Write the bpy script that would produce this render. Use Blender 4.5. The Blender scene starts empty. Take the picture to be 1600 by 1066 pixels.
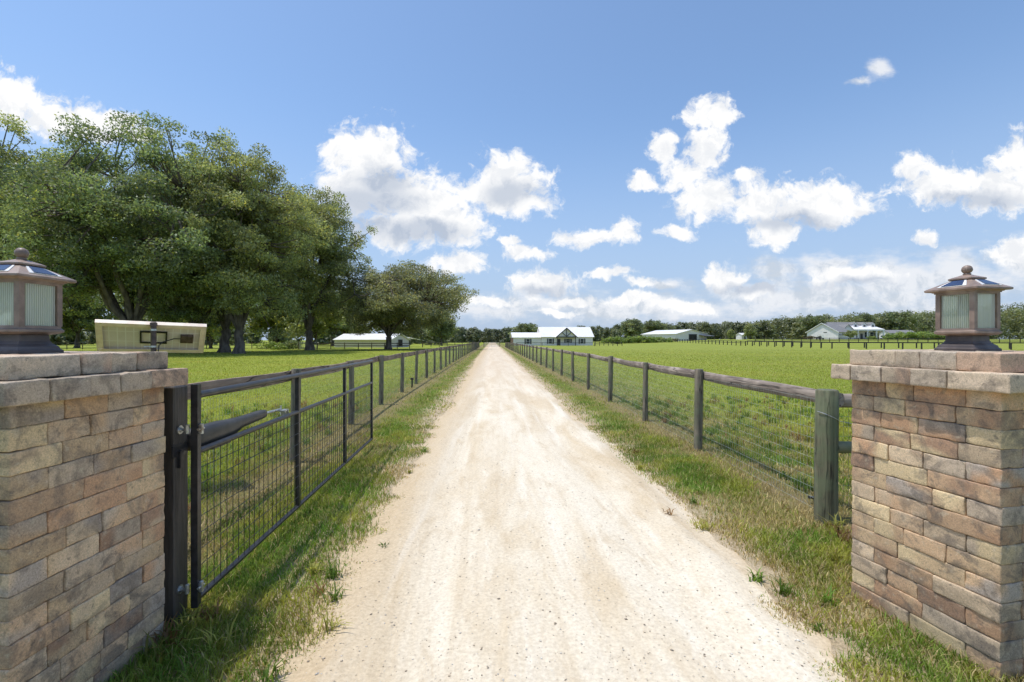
import bpy, math, random
import numpy as np
from mathutils import Vector, Matrix

random.seed(7)
RNG = np.random.default_rng(7)
S = bpy.context.scene
COL = S.collection
PI = math.pi
F, HZ, CH = 711.0, 531.5, 1.7              # focal length and horizon in photo pixels, eye height in metres
YAW = math.atan(32 / F)                    # the lens looks slightly to the right of the lane, which runs along +Y
CY, SY = math.cos(YAW), math.sin(YAW)


def W(X, D):                               # metres right of / ahead of the tripod -> ground coordinates
    return (X * CY + D * SY, -X * SY + D * CY)


def G(u, d):
    return W((u - 800) * d / F, d)


def sst(x):
    x = np.clip(x, 0, 1)
    return x * x * (3 - 2 * x)


def terrain(x, y):
    return 2.1 * sst((np.asarray(y, float) - 80) / 115) * sst((np.asarray(x, float) - 25) / 95)


def tz(x, y):
    return float(terrain(x, y))


def GZ(u, d):
    x, y = G(u, d)
    return (x, y, tz(x, y))


# ------------------------------------------------------------------ noise
def vnoise(P, seed=0):
    P = np.asarray(P, float)
    I = np.floor(P).astype(np.int64)
    f = P - I
    f = f * f * (3 - 2 * f)

    def h(a, b, c):
        n = (a * 374761393 + b * 668265263 + c * 1274126177 + seed * 974711) & 0x7fffffff
        n = ((n ^ (n >> 13)) * 1274126177) & 0x7fffffff
        n = (n ^ (n >> 16)) & 0xffff
        return n / 65535.0
    r = 0
    for dx in (0, 1):
        wx = f[:, 0] if dx else 1 - f[:, 0]
        for dy in (0, 1):
            wy = f[:, 1] if dy else 1 - f[:, 1]
            for dz in (0, 1):
                wz = f[:, 2] if dz else 1 - f[:, 2]
                r = r + wx * wy * wz * h(I[:, 0] + dx, I[:, 1] + dy, I[:, 2] + dz)
    return r


def n2(x, y, sc, seed=0):
    x = np.asarray(x, float); y = np.asarray(y, float)
    return vnoise(np.stack([x * sc, y * sc, np.zeros_like(x) + .37], 1), seed)


def fbm2(x, y, sc, seed=0, o=3):
    r = 0; a = .5; t = 0
    for k in range(o):
        r = r + a * n2(x, y, sc * 2 ** k, seed + k); t += a; a *= .5
    return r / t


# ------------------------------------------------------------------ mesh helpers
class MB:
    def __init__(s):
        s.v = []; s.f = []; s.c = []

    def add(s, vs, fs, col=None):
        o = len(s.v)
        s.v.extend([tuple(map(float, p)) for p in vs])
        s.f.extend([tuple(int(i) + o for i in q) for q in fs])
        if col is not None:
            s.c.extend([col] * len(vs) if not hasattr(col[0], '__len__') else [tuple(c) for c in col])
        return s

    def box(s, cx, cy, cz, sx, sy, sz, rz=0.0, M=None):
        vs = []
        for dz in (-.5, .5):
            for dx, dy in ((-.5, -.5), (.5, -.5), (.5, .5), (-.5, .5)):
                p = Vector((dx * sx, dy * sy, dz * sz))
                if M is not None:
                    p = M @ p
                elif rz:
                    p = Matrix.Rotation(rz, 3, 'Z') @ p
                vs.append((p.x + cx, p.y + cy, p.z + cz))
        return s.add(vs, [(3, 2, 1, 0), (4, 5, 6, 7), (0, 1, 5, 4), (1, 2, 6, 5), (2, 3, 7, 6), (3, 0, 4, 7)])

    def tube(s, pts, rad, n=8, cap=True):
        pts = [Vector(p) for p in pts]
        if not hasattr(rad, '__len__'):
            rad = [rad] * len(pts)
        vs = []; fs = []
        up = None
        for i, p in enumerate(pts):
            d = (pts[min(i + 1, len(pts) - 1)] - pts[max(i - 1, 0)])
            d.normalize()
            if up is None:
                up = Vector((0, 0, 1)) if abs(d.z) < .9 else Vector((1, 0, 0))
            a = d.cross(up)
            if a.length < 1e-4:
                a = d.cross(Vector((0, 1, 0)))
            a.normalize(); b = d.cross(a); b.normalize()
            up = -b if b.dot(up) < 0 else b
            if up.dot(b) < 0:
                b = -b; a = -a
            for k in range(n):
                t = 2 * PI * k / n
                q = p + (a * math.cos(t) + b * math.sin(t)) * rad[i]
                vs.append(q)
        for i in range(len(pts) - 1):
            for k in range(n):
                k2 = (k + 1) % n
                fs.append((i * n + k, i * n + k2, (i + 1) * n + k2, (i + 1) * n + k))
        if cap:
            fs.append(tuple(range(n))[::-1]); fs.append(tuple(range((len(pts) - 1) * n, len(pts) * n)))
        return s.add(vs, fs)

    def loft(s, rings, cap=True):           # rings: list of equal-length point loops
        n = len(rings[0]); vs = [p for r in rings for p in r]; fs = []
        for i in range(len(rings) - 1):
            for k in range(n):
                k2 = (k + 1) % n
                fs.append((i * n + k, i * n + k2, (i + 1) * n + k2, (i + 1) * n + k))
        if cap:
            fs.append(tuple(range(n))[::-1]); fs.append(tuple(range((len(rings) - 1) * n, len(rings) * n)))
        return s.add(vs, fs)

    def square_loft(s, prof, ch=.06):       # prof: (z, half) ; chamfered square rings
        rings = []
        for z, h in prof:
            c = h * ch
            rings.append([(h, -h + c, z), (h, h - c, z), (h - c, h, z), (-h + c, h, z), (-h, h - c, z), (-h, -h + c, z), (-h + c, -h, z), (h - c, -h, z)])
        return s.loft(rings)

    def lathe(s, prof, cx=0, cy=0, n=20):
        rings = [[(cx + r * math.cos(2 * PI * k / n), cy + r * math.sin(2 * PI * k / n), z) for k in range(n)] for z, r in prof]
        return s.loft(rings)

    def quad(s, a, b, c, d):
        return s.add([a, b, c, d], [(0, 1, 2, 3)])

    def slab(s, pts, th):                   # planar polygon thickened along its normal
        p = [Vector(q) for q in pts]
        nrm = (p[1] - p[0]).cross(p[2] - p[0]).normalized() * th
        n = len(p)
        vs = p + [q - nrm for q in p]
        fs = [tuple(range(n)), tuple(range(n, 2 * n))[::-1]] + [(i, i + n, (i + 1) % n + n, (i + 1) % n) for i in range(n)]
        return s.add(vs, fs)

    def mesh(s, name):
        m = bpy.data.meshes.new(name)
        m.from_pydata(s.v, [], s.f)
        if s.c:
            a = m.color_attributes.new('Col', 'FLOAT_COLOR', 'POINT')
            arr = np.ones((len(s.v), 4), np.float32); arr[:, :3] = np.array(s.c)
            a.data.foreach_set('color', arr.ravel())
        m.validate(); m.update()
        return m


def np_mesh(name, V, quads=None, tris=None, col=None):
    m = bpy.data.meshes.new(name)
    V = np.asarray(V, np.float32)
    loops = []; starts = []; pos = 0
    for arr, k in ((quads, 4), (tris, 3)):
        if arr is not None and len(arr):
            loops.append(np.asarray(arr, np.int32).ravel()); starts.append(pos + np.arange(len(arr), dtype=np.int32) * k)
            pos += len(arr) * k
    L = np.concatenate(loops); St = np.concatenate(starts)
    m.vertices.add(len(V)); m.vertices.foreach_set('co', V.ravel())
    m.loops.add(len(L)); m.loops.foreach_set('vertex_index', L)
    m.polygons.add(len(St)); m.polygons.foreach_set('loop_start', St)
    m.update(calc_edges=True)
    if col is not None:
        a = m.color_attributes.new('Col', 'FLOAT_COLOR', 'POINT')
        c = np.ones((len(V), 4), np.float32); c[:, :3] = col
        a.data.foreach_set('color', c.ravel())
    m.validate()
    return m


def smooth(m, ang=None):
    m.polygons.foreach_set('use_smooth', np.ones(len(m.polygons), bool))
    if ang is not None:
        try:
            m.set_sharp_from_angle(angle=math.radians(ang))
        except Exception:
            pass


def obj(name, src, mat, parent=None, sm=None, label=None):
    m = src.mesh(name) if isinstance(src, MB) else src
    if sm is not None:
        smooth(m, sm if sm > 0 else None)
    if not m.materials:
        m.materials.append(mat)
    o = bpy.data.objects.new(name, m)
    COL.objects.link(o)
    if parent is not None:
        o.parent = parent
    if label:
        o['label'] = label
    return o


def tag(o, label, cat, group=None, kind=None):
    o['label'] = label; o['category'] = cat
    if group: o['group'] = group
    if kind: o['kind'] = kind
    return o


def thing(name, label, cat, loc=(0, 0, 0), rz=0.0, group=None):
    o = bpy.data.objects.new(name, None)
    COL.objects.link(o)
    o.empty_display_size = .1
    o.location = loc; o.rotation_euler = (0, 0, rz)
    return tag(o, label, cat, group)


def dup(root, label, loc, rz=0.0, scale=1.0, group=None):
    r = root.copy(); COL.objects.link(r)
    r.location = loc; r.rotation_euler = (0, 0, rz)
    r.scale = (scale,) * 3 if not hasattr(scale, '__len__') else scale
    r['label'] = label
    if group: r['group'] = group
    for ch in list(root.children):
        c = ch.copy(); COL.objects.link(c); c.parent = r
        for g in list(ch.children):
            d = g.copy(); COL.objects.link(d); d.parent = c
    return r


# ------------------------------------------------------------------ node helpers
class NT:
    def __init__(s, tree):
        s.t = tree; s.nodes = tree.nodes; s.links = tree.links

    def n(s, typ, ins=None, **props):
        nd = s.nodes.new(typ)
        for k, v in props.items():
            setattr(nd, k, v)
        for k, v in (ins or {}).items():
            s.set(nd.inputs[k], v)
        return nd

    def set(s, inp, v):
        if isinstance(v, bpy.types.NodeSocket):
            s.links.new(v, inp)
        elif isinstance(v, bpy.types.Node):
            s.links.new(v.outputs[0], inp)
        else:
            inp.default_value = v

    def math(s, op, a, b=0.0, c=0.0, clamp=False):
        return s.n('ShaderNodeMath', {0: a, 1: b, 2: c}, operation=op, use_clamp=clamp).outputs[0]

    def vm(s, op, a, b=(0, 0, 0), out=0, sc=None):
        nd = s.n('ShaderNodeVectorMath', {0: a, 1: b}, operation=op)
        if sc is not None:
            s.set(nd.inputs['Scale'], sc)
        return nd.outputs[out]

    def mix(s, f, a, b, mode='MIX'):
        nd = s.n('ShaderNodeMix', data_type='RGBA', blend_type=mode)
        s.set(nd.inputs['Factor'], f)
        for i, v in ((6, a), (7, b)):
            if isinstance(v, tuple) and len(v) == 3:
                v = v + (1,)
            s.set(nd.inputs[i], v)
        return nd.outputs[2]

    def ramp(s, f, lo, hi, a=0.0, b=1.0, smoothed=True):
        nd = s.n('ShaderNodeMapRange', {'Value': f, 'From Min': lo, 'From Max': hi, 'To Min': a, 'To Max': b},
                 interpolation_type='SMOOTHSTEP' if smoothed else 'LINEAR', clamp=True)
        return nd.outputs[0]

    def noise(s, vec, scale, detail=3.0, rough=.55, dist=0.0, out=0):
        return s.n('ShaderNodeTexNoise', {'Vector': vec, 'Scale': scale, 'Detail': detail, 'Roughness': rough, 'Distortion': dist}).outputs[out]

    def mapping(s, vec, scale=(1, 1, 1), rot=(0, 0, 0)):
        return s.n('ShaderNodeMapping', {'Vector': vec, 'Scale': scale, 'Rotation': rot}).outputs[0]


def new_mat(name):
    m = bpy.data.materials.new(name)
    m.use_nodes = True
    m.node_tree.nodes.clear()
    t = NT(m.node_tree)
    out = t.n('ShaderNodeOutputMaterial')
    return m, t, out


def principled(t, out, **ins):
    b = t.n('ShaderNodeBsdfPrincipled')
    for k, v in ins.items():
        k = k.replace('_', ' ')
        if isinstance(v, tuple) and len(v) == 3 and k in ('Base Color', 'Specular Tint'):
            v = v + (1,)
        t.set(b.inputs[k], v)
    t.links.new(b.outputs[0], out.inputs[0])
    return b


def simple(name, col, rough=.5, metal=0.0, var=.25, sc=8.0, bump=0.0, bsc=40.0, grime=None, aniso=(1, 1, 1), spec=.5):
    m, t, out = new_mat(name)
    co = t.n('ShaderNodeTexCoord').outputs['Object']
    if aniso != (1, 1, 1):
        co = t.mapping(co, aniso)
    n = t.noise(co, sc, 5)
    f = t.ramp(n, .3, .7)
    dark = tuple(c * (1 - var) for c in col); lite = tuple(min(1, c * (1 + var)) for c in col)
    c = t.mix(f, dark, lite)
    if grime:
        g = t.ramp(t.noise(co, sc * .45, 4), .52, .75)
        c = t.mix(g, c, grime)
    b = principled(t, out, Base_Color=c, Roughness=rough, Metallic=metal)
    b.inputs['Specular IOR Level'].default_value = spec
    if bump:
        nn = t.noise(co, bsc, 4)
        t.set(b.inputs['Normal'], t.n('ShaderNodeBump', {'Height': nn, 'Strength': bump, 'Distance': .02}).outputs[0])
    return m


def foliage_mat(name, tr=.35, gls=.04):
    m, t, out = new_mat(name)
    c = t.n('ShaderNodeAttribute', attribute_name='Col').outputs['Color']
    d = t.n('ShaderNodeBsdfDiffuse', {'Color': c})
    c2 = t.mix(1.0, c, (1.22, 1.15, .75), 'MULTIPLY')
    tl = t.n('ShaderNodeBsdfTranslucent', {'Color': c2})
    mx = t.n('ShaderNodeMixShader', {0: tr, 1: d.outputs[0], 2: tl.outputs[0]})
    gl = t.n('ShaderNodeBsdfGlossy', {'Color': (1, 1, 1, 1), 'Roughness': .5})
    mx2 = t.n('ShaderNodeMixShader', {0: gls, 1: mx.outputs[0], 2: gl.outputs[0]})
    t.links.new(mx2.outputs[0], out.inputs[0])
    return m


M = {}
M['foliage'] = foliage_mat('foliage', .5)
M['grass'] = foliage_mat('grass_blades', .35, .012)
M['bronze'] = simple('bronze_paint', (.27, .195, .155), .45, 0, .25, 14, .08, 160, grime=(.40, .33, .27))
M['bronze_dark'] = simple('bronze_foot_paint', (.085, .068, .066), .5, 0, .25, 14, .08, 160, grime=(.14, .12, .115))
M['black_metal'] = simple('black_gate_paint', (.024, .024, .027), .35, 0, .4, 20, .05, 120, grime=(.06, .055, .05))
M['black_wood'] = simple('black_painted_wood', (.06, .053, .047), .55, 0, .45, 14, .35, 60, grime=(.115, .095, .078), aniso=(1, 1, .12))
M['black_plastic'] = simple('black_plastic', (.045, .042, .040), .42, 0, .3, 9, .05, 90, grime=(.09, .072, .056))
M['galv'] = simple('galvanised_steel', (.55, .56, .55), .38, .85, .25, 30, .05, 150, grime=(.35, .30, .25))
M['wire'] = simple('galvanised_wire', (.34, .37, .34), .5, .3, .3, 5)
M['gate_wire'] = simple('black_mesh_wire', (.022, .021, .020), .5, 0, .3, 5)
M['panel_frame'] = simple('aged_cream_aluminium', (.98, .80, .66), .5, .1, .10, 10, grime=(.80, .60, .43))
M['panel_pole'] = simple('brown_rusty_pole', (.12, .085, .07), .6, .2, .4, 24, .2, 90)
M['cells'] = simple('solar_cells', (.03, .045, .10), .12, 0, .3, 12)
M['cable'] = simple('black_cable', (.02, .02, .02), .5)
M['white_trim'] = simple('white_trim_paint', (.78, .78, .77), .5, 0, .05, 1.5)
M['dark_trim'] = simple('charcoal_trim_paint', (.06, .06, .068), .5, 0, .2, 2)
M['glass'] = simple('window_glass', (.02, .028, .035), .08, 0, .3, 1)
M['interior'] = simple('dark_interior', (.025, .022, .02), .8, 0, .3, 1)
M['shingle'] = simple('grey_shingles', (.20, .195, .195), .75, 0, .22, 3.0, .4, 12, grime=(.26, .255, .25))
M['brown_trim'] = simple('brown_stained_boards', (.14, .085, .05), .7, 0, .3, 3)
M['fence_far'] = simple('dark_fence_paint', (.035, .032, .03), .7, 0, .35, 3)
M['fence_brown'] = simple('weathered_rail', (.13, .10, .075), .75, 0, .35, 3)
M['car_white'] = simple('white_car_paint', (.8, .8, .8), .2, 0, .02, 1)
M['tyre'] = simple('tyre_rubber', (.02, .02, .02), .8, 0, .2, 8)
M['bark'] = simple('bark', (.13, .105, .088), .9, 0, .45, 3.0, .8, 6, grime=(.22, .195, .17), aniso=(1, 1, .3))
M['moss'] = simple('hanging_moss', (.19, .20, .15), .9, 0, .3, 2)


def siding(name, col, pitch, axis='Z', rough=.55, depth=.5):
    m, t, out = new_mat(name)
    co = t.n('ShaderNodeTexCoord').outputs['Object']
    sx = t.n('ShaderNodeSeparateXYZ', {0: co})
    v = t.math('FRACT', t.math('DIVIDE', sx.outputs[axis], pitch))
    n = t.ramp(t.noise(co, .8, 4), .3, .7)
    c = t.mix(n, tuple(x * .93 for x in col), col)
    line = t.ramp(v, .0, .12, 1, 0)
    c = t.mix(t.math('MULTIPLY', line, .35), c, tuple(x * .35 for x in col))
    b = principled(t, out, Base_Color=c, Roughness=rough)
    t.set(b.inputs['Normal'], t.n('ShaderNodeBump', {'Height': v, 'Strength': depth, 'Distance': .02}).outputs[0])
    return m


M['siding'] = siding('white_lap_siding', (.86, .81, .82), .2)
M['siding_cream'] = siding('pale_metal_siding', (.76, .72, .71), .3, 'X', .45)
M['metal_roof'] = siding('white_ribbed_metal_roof', (.84, .82, .80), .4, 'X', .35, .6)


def wood(name, col, dark, grain, moss=None, sc=26):
    m, t, out = new_mat(name)
    tc = t.n('ShaderNodeTexCoord').outputs['Object']
    co = t.mapping(tc, grain)
    g = t.noise(co, sc, 6, .65, .4)
    big = t.noise(tc, 2.3, 4)
    c = t.mix(t.ramp(g, .35, .68), dark, col)
    c = t.mix(t.ramp(big, .42, .7, 0, .6), c, tuple(min(1, x * 1.5 + .015) for x in col))
    cr = t.noise(t.mapping(tc, tuple(x * .7 for x in grain)), sc * .55, 3, .5, .8)
    crack = t.ramp(t.math('ABSOLUTE', t.math('SUBTRACT', cr, .5)), .0, .022, 1, 0)
    c = t.mix(t.math('MULTIPLY', crack, .85), c, tuple(x * .2 for x in dark))
    if moss:
        mm = t.ramp(t.noise(tc, 5.5, 5), .40, .62)
        c = t.mix(t.math('MULTIPLY', mm, .75), c, moss)
    b = principled(t, out, Base_Color=c, Roughness=.85)
    h = t.math('SUBTRACT', g, crack)
    t.set(b.inputs['Normal'], t.n('ShaderNodeBump', {'Height': h, 'Strength': .6, 'Distance': .008}).outputs[0])
    return m


M['post_wood'] = wood('weathered_post_wood', (.27, .225, .16), (.125, .105, .08), (1, 1, .08), moss=(.18, .19, .12))
M['end_post_wood'] = wood('green_treated_post_wood', (.205, .195, .12), (.065, .065, .04), (1, 1, .07), moss=(.15, .18, .10))
M['brace_wood'] = wood('green_treated_brace_wood', (.22, .215, .13), (.095, .095, .06), (.08, 1, 1), moss=(.17, .195, .115))
M['rail_grey'] = wood('grey_weathered_rail_wood', (.33, .27, .22), (.13, .10, .08), (1, .06, 1))
M['rail_grey_x'] = wood('grey_weathered_cross_rail_wood', (.33, .27, .22), (.13, .10, .08), (.06, 1, 1))
M['rail_brown'] = wood('brown_weathered_rail_wood', (.35, .26, .19), (.17, .12, .09), (1, .06, 1))


def brick_mat():
    m, t, out = new_mat('tumbled_brick')
    co = t.n('ShaderNodeTexCoord').outputs['Object']
    c = t.n('ShaderNodeAttribute', attribute_name='Col').outputs['Color']
    fine = t.noise(co, 130, 6, .7)
    mid = t.noise(co, 26, 6, .65)
    big = t.noise(co, 9, 4, .6, .6)
    c = t.mix(t.ramp(big, .48, .66, 0, .55), c, (.20, .165, .13))
    st2 = t.noise(co, 4.5, 5, .7, 1.2)
    c = t.mix(t.ramp(st2, .54, .64, 0, .5), c, (.13, .11, .095))
    c = t.mix(t.ramp(mid, .55, .72, 0, .6), c, (.60, .51, .37))
    c = t.mix(t.ramp(mid, .30, .43, .6, 0), c, (.15, .125, .10))
    c = t.mix(t.ramp(fine, .35, .7), t.mix(1.0, c, (.80, .79, .78), 'MULTIPLY'), t.mix(1.0, c, (1.18, 1.17, 1.15), 'MULTIPLY'))
    pit = t.ramp(t.noise(co, 210, 2, .5), .28, .36, 1, 0)
    c = t.mix(t.math('MULTIPLY', pit, .6), c, (.03, .027, .024))
    b = principled(t, out, Base_Color=c, Roughness=.9)
    h = t.math('ADD', t.math('MULTIPLY', mid, .7), t.math('SUBTRACT', t.math('MULTIPLY', fine, .5), t.math('MULTIPLY', pit, .6)))
    t.set(b.inputs['Normal'], t.n('ShaderNodeBump', {'Height': h, 'Strength': .55, 'Distance': .006}).outputs[0])
    return m


M['brick'] = brick_mat()
M['core'] = simple('dark_joint_fill', (.045, .04, .034), .95, 0, .3, 30)


def lantern_glass():
    m, t, out = new_mat('ribbed_lantern_glass')
    co = t.n('ShaderNodeTexCoord').outputs['Object']
    g = t.n('ShaderNodeNewGeometry')
    n = t.noise(t.mapping(co, (1, 1, .05)), 120, 3)
    c = t.mix(t.ramp(n, .35, .65), (.95, .96, .78), (1.0, 1.0, .88))
    c = t.mix(1.0, c, t.n('ShaderNodeAttribute', attribute_name='Col').outputs['Color'], 'MULTIPLY')
    d = t.n('ShaderNodeBsdfDiffuse', {'Color': c})
    tl = t.n('ShaderNodeBsdfTranslucent', {'Color': c})
    tp = t.n('ShaderNodeBsdfTransparent', {'Color': (.90, .95, .84, 1)})
    gl = t.n('ShaderNodeBsdfGlossy', {'Color': (1, 1, 1, 1), 'Roughness': .12})
    a = t.n('ShaderNodeMixShader', {0: .5, 1: d.outputs[0], 2: tl.outputs[0]})
    b = t.n('ShaderNodeMixShader', {0: .42, 1: a.outputs[0], 2: tp.outputs[0]})
    e = t.n('ShaderNodeMixShader', {0: .10, 1: b.outputs[0], 2: gl.outputs[0]})
    t.links.new(e.outputs[0], out.inputs[0])
    return m


M['lantern_glass'] = lantern_glass()


def backsheet():
    m, t, out = new_mat('panel_back_sheet')
    co = t.n('ShaderNodeTexCoord').outputs['Object']
    sx = t.n('ShaderNodeSeparateXYZ', {0: co})
    a = t.math('FRACT', t.math('ADD', t.math('DIVIDE', sx.outputs[0], .068), 20.5))
    b_ = t.math('FRACT', t.math('ADD', t.math('DIVIDE', sx.outputs[1], .16), 20.5))
    la = t.math('MAXIMUM', t.ramp(a, .0, .1, 1, 0), t.ramp(a, .9, 1, 0, 1))
    lb = t.math('MAXIMUM', t.ramp(b_, .0, .05, 1, 0), t.ramp(b_, .95, 1, 0, 1))
    l = t.math('MAXIMUM', la, lb)
    n = t.ramp(t.noise(co, 6, 3), .3, .7)
    c = t.mix(n, (.76, .70, .66), (.84, .78, .74))
    c = t.mix(l, c, (.95, .93, .92))
    principled(t, out, Base_Color=c, Roughness=.5)
    return m


M['backsheet'] = backsheet()

# ------------------------------------------------------------------ ground and road
LEFT_E, RIGHT_E = -1.05, 1.88


def edge_l(y):
    y = np.asarray(y, float); z = np.zeros_like(y)
    return LEFT_E + .30 * (fbm2(y, z, .55, 11) - .5) + .30 * (fbm2(y, z, 2.6, 12) - .5) - .012 * np.clip(y - 14, 0, 25)


def edge_r(y):
    y = np.asarray(y, float); z = np.zeros_like(y)
    return RIGHT_E - .17 * np.exp(-((y - 1.9) / 1.2) ** 2) + .30 * (fbm2(y, z, .5, 21) - .5) + .28 * (fbm2(y, z, 2.4, 22) - .5)


def ground_mat():
    m, t, out = new_mat('ground')
    pos = t.n('ShaderNodeNewGeometry').outputs['Position']
    s = t.n('ShaderNodeSeparateXYZ', {0: pos}); x, y = s.outputs[0], s.outputs[1]
    n1 = t.noise(pos, .09, 4, .6); n2_ = t.noise(pos, .9, 5, .65); n3 = t.noise(pos, 9, 5, .7); n4 = t.noise(pos, 60, 4, .7)
    lawn = t.mix(t.ramp(n1, .3, .7), (.225, .275, .042), (.290, .325, .052))
    streak = t.noise(t.mapping(pos, (.05, .7, 1)), 1.0, 4)
    lawn = t.mix(t.ramp(streak, .5, .75, 0, .45), lawn, (.34, .35, .08))
    lawn = t.mix(t.ramp(n2_, .54, .78, 0, .5), lawn, (.14, .20, .035))
    right = t.ramp(x, 5, 20)
    lawn = t.mix(t.math('MULTIPLY', right, .45), lawn, (.24, .265, .06))
    verge = t.mix(t.ramp(n2_, .35, .62), (.24, .21, .075), (.15, .195, .035))
    straw = t.mix(t.ramp(n3, .35, .65), (.30, .225, .13), (.22, .20, .075))
    verge = t.mix(t.ramp(n3, .5, .72, 0, .5), verge, straw)
    inside = t.math('MULTIPLY', t.ramp(x, -4.4, -3.0), t.ramp(x, 3.6, 7.5, 1, 0))
    c = t.mix(inside, lawn, verge)
    fl = t.ramp(t.math('ABSOLUTE', t.math('ADD', x, 2.6)), .1, .6, 1, 0)
    fr = t.ramp(t.math('ABSOLUTE', t.math('SUBTRACT', x, 3.2)), .08, .45, 1, 0)
    fm = t.math('MULTIPLY', t.math('MAXIMUM', fl, fr), t.ramp(n2_, .3, .55, .35, .95))
    c = t.mix(fm, c, straw)
    # sandy spill beside the lane
    sx = t.math('ADD', x, t.math('MULTIPLY', t.math('SUBTRACT', n2_, .5), 1.1))
    sa = t.math('MULTIPLY', t.ramp(sx, -1.75, -1.25), t.ramp(sx, 1.95, 2.6, 1, 0))
    c = t.mix(sa, c, t.mix(t.ramp(n3, .35, .65), (.48, .375, .235), (.60, .485, .33)))
    c = t.mix(t.ramp(n4, .3, .7), t.mix(1.0, c, (.72, .72, .72), 'MULTIPLY'), t.mix(1.0, c, (1.2, 1.2, 1.2), 'MULTIPLY'))
    b = principled(t, out, Base_Color=c, Roughness=.95)
    b.inputs['Specular IOR Level'].default_value = .1
    h = t.math('ADD', n3, t.math('MULTIPLY', n4, .4))
    t.set(b.inputs['Normal'], t.n('ShaderNodeBump', {'Height': h, 'Strength': .8, 'Distance': .06}).outputs[0])
    return m


def road_mat():
    m, t, out = new_mat('white_limerock_sand')
    pos = t.n('ShaderNodeNewGeometry').outputs['Position']
    s = t.n('ShaderNodeSeparateXYZ', {0: pos}); x, y = s.outputs[0], s.outputs[1]
    n1 = t.noise(t.mapping(pos, (1, .16, 1)), 1.5, 5, .6, .7)
    n2_ = t.noise(t.mapping(pos, (1, .3, 1)), 5, 6, .65, .6)
    n3 = t.noise(pos, 45, 5, .7); n4 = t.noise(pos, 170, 3, .6)
    c = t.mix(t.ramp(n1, .38, .66), (.74, .665, .53), (.62, .51, .355))
    c = t.mix(t.ramp(n2_, .50, .72, 0, .55), c, (.52, .405, .26))
    c = t.mix(t.ramp(n2_, .28, .42, .55, 0), c, (.79, .735, .62))
    trk = t.noise(t.mapping(pos, (1, .035, 1)), 4.2, 4, .6, .35)
    c = t.mix(t.ramp(trk, .52, .70, 0, .42), c, (.54, .43, .285))
    c = t.mix(t.ramp(trk, .30, .46, .55, 0), c, (.81, .76, .655))
    far = t.ramp(y, 6, 30)
    c = t.mix(t.math('MULTIPLY', far, .6), c, (.63, .52, .395))
    # tan soil toward both edges
    el = t.math('ADD', x, t.math('MULTIPLY', t.math('SUBTRACT', n1, .5), .9))
    ed = t.math('MAXIMUM', t.ramp(el, -1.1, -.35, 1, 0), t.ramp(el, 1.5, 2.05))
    c = t.mix(t.math('MULTIPLY', ed, .75), c, (.53, .405, .25))
    c = t.mix(t.ramp(n3, .3, .7), t.mix(1.0, c, (.86, .84, .82), 'MULTIPLY'), t.mix(1.0, c, (1.1, 1.1, 1.1), 'MULTIPLY'))
    vo = t.n('ShaderNodeTexVoronoi', {'Vector': pos, 'Scale': 34.0, 'Randomness': 1.0})
    sel = t.ramp(t.n('ShaderNodeSeparateColor', {0: vo.outputs['Color']}).outputs[0], .86, .9)
    pb = t.math('MULTIPLY', t.ramp(vo.outputs['Distance'], .16, .30, 1, 0), sel)
    c = t.mix(t.math('MULTIPLY', pb, .4), c, (.36, .29, .22))
    b = principled(t, out, Base_Color=c, Roughness=.95)
    b.inputs['Specular IOR Level'].default_value = .1
    h = t.math('ADD', t.math('ADD', t.math('MULTIPLY', n3, .6), t.math('MULTIPLY', n4, .25)), t.math('MULTIPLY', pb, .5))
    t.set(b.inputs['Normal'], t.n('ShaderNodeBump', {'Height': h, 'Strength': .45, 'Distance': .02}).outputs[0])
    return m


M['ground'] = ground_mat(); M['road'] = road_mat()


def build_ground():
    def axis(lo, hi, fine_lo, fine_hi, st):
        a = list(np.arange(fine_lo, fine_hi + st / 2, st))
        s_ = st
        while a[-1] < hi:
            s_ *= 1.25; a.append(a[-1] + s_)
        s_ = st
        while a[0] > lo:
            s_ *= 1.25; a.insert(0, a[0] - s_)
        return np.array(a)
    xs = axis(-3500, 3500, -60, 220, 4.0); ys = axis(-200, 4500, -10, 300, 4.0)
    X, Y = np.meshgrid(xs, ys)
    Z = terrain(X.ravel(), Y.ravel())
    V = np.stack([X.ravel(), Y.ravel(), Z], 1)
    nx = len(xs); ny = len(ys)
    i = (np.arange(ny - 1)[:, None] * nx + np.arange(nx - 1)[None, :]).ravel()
    m = np_mesh('ground', V, np.stack([i, i + 1, i + 1 + nx, i + nx], 1)); smooth(m)
    o = obj('ground', m, M['ground']); o['kind'] = 'structure'


def road_z(x, y):
    el, er = edge_l(y), edge_r(y)
    k = sst(np.minimum(x - el, er - x) / .25)
    rut = -.030 * (np.exp(-((x + .35 + .12 * np.sin(y * .3)) / .22) ** 2) + np.exp(-((x - 1.15 - .12 * np.sin(y * .25 + 1)) / .22) ** 2))
    z = .034 + rut + .030 * (fbm2(x, y * .35, 1.5, 31) - .5) + .020 * (fbm2(x, y, 6, 32) - .5) + .012 * (fbm2(x, y, 22, 33, 2) - .5)
    return np.maximum(.005, .005 + k * z)


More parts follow.
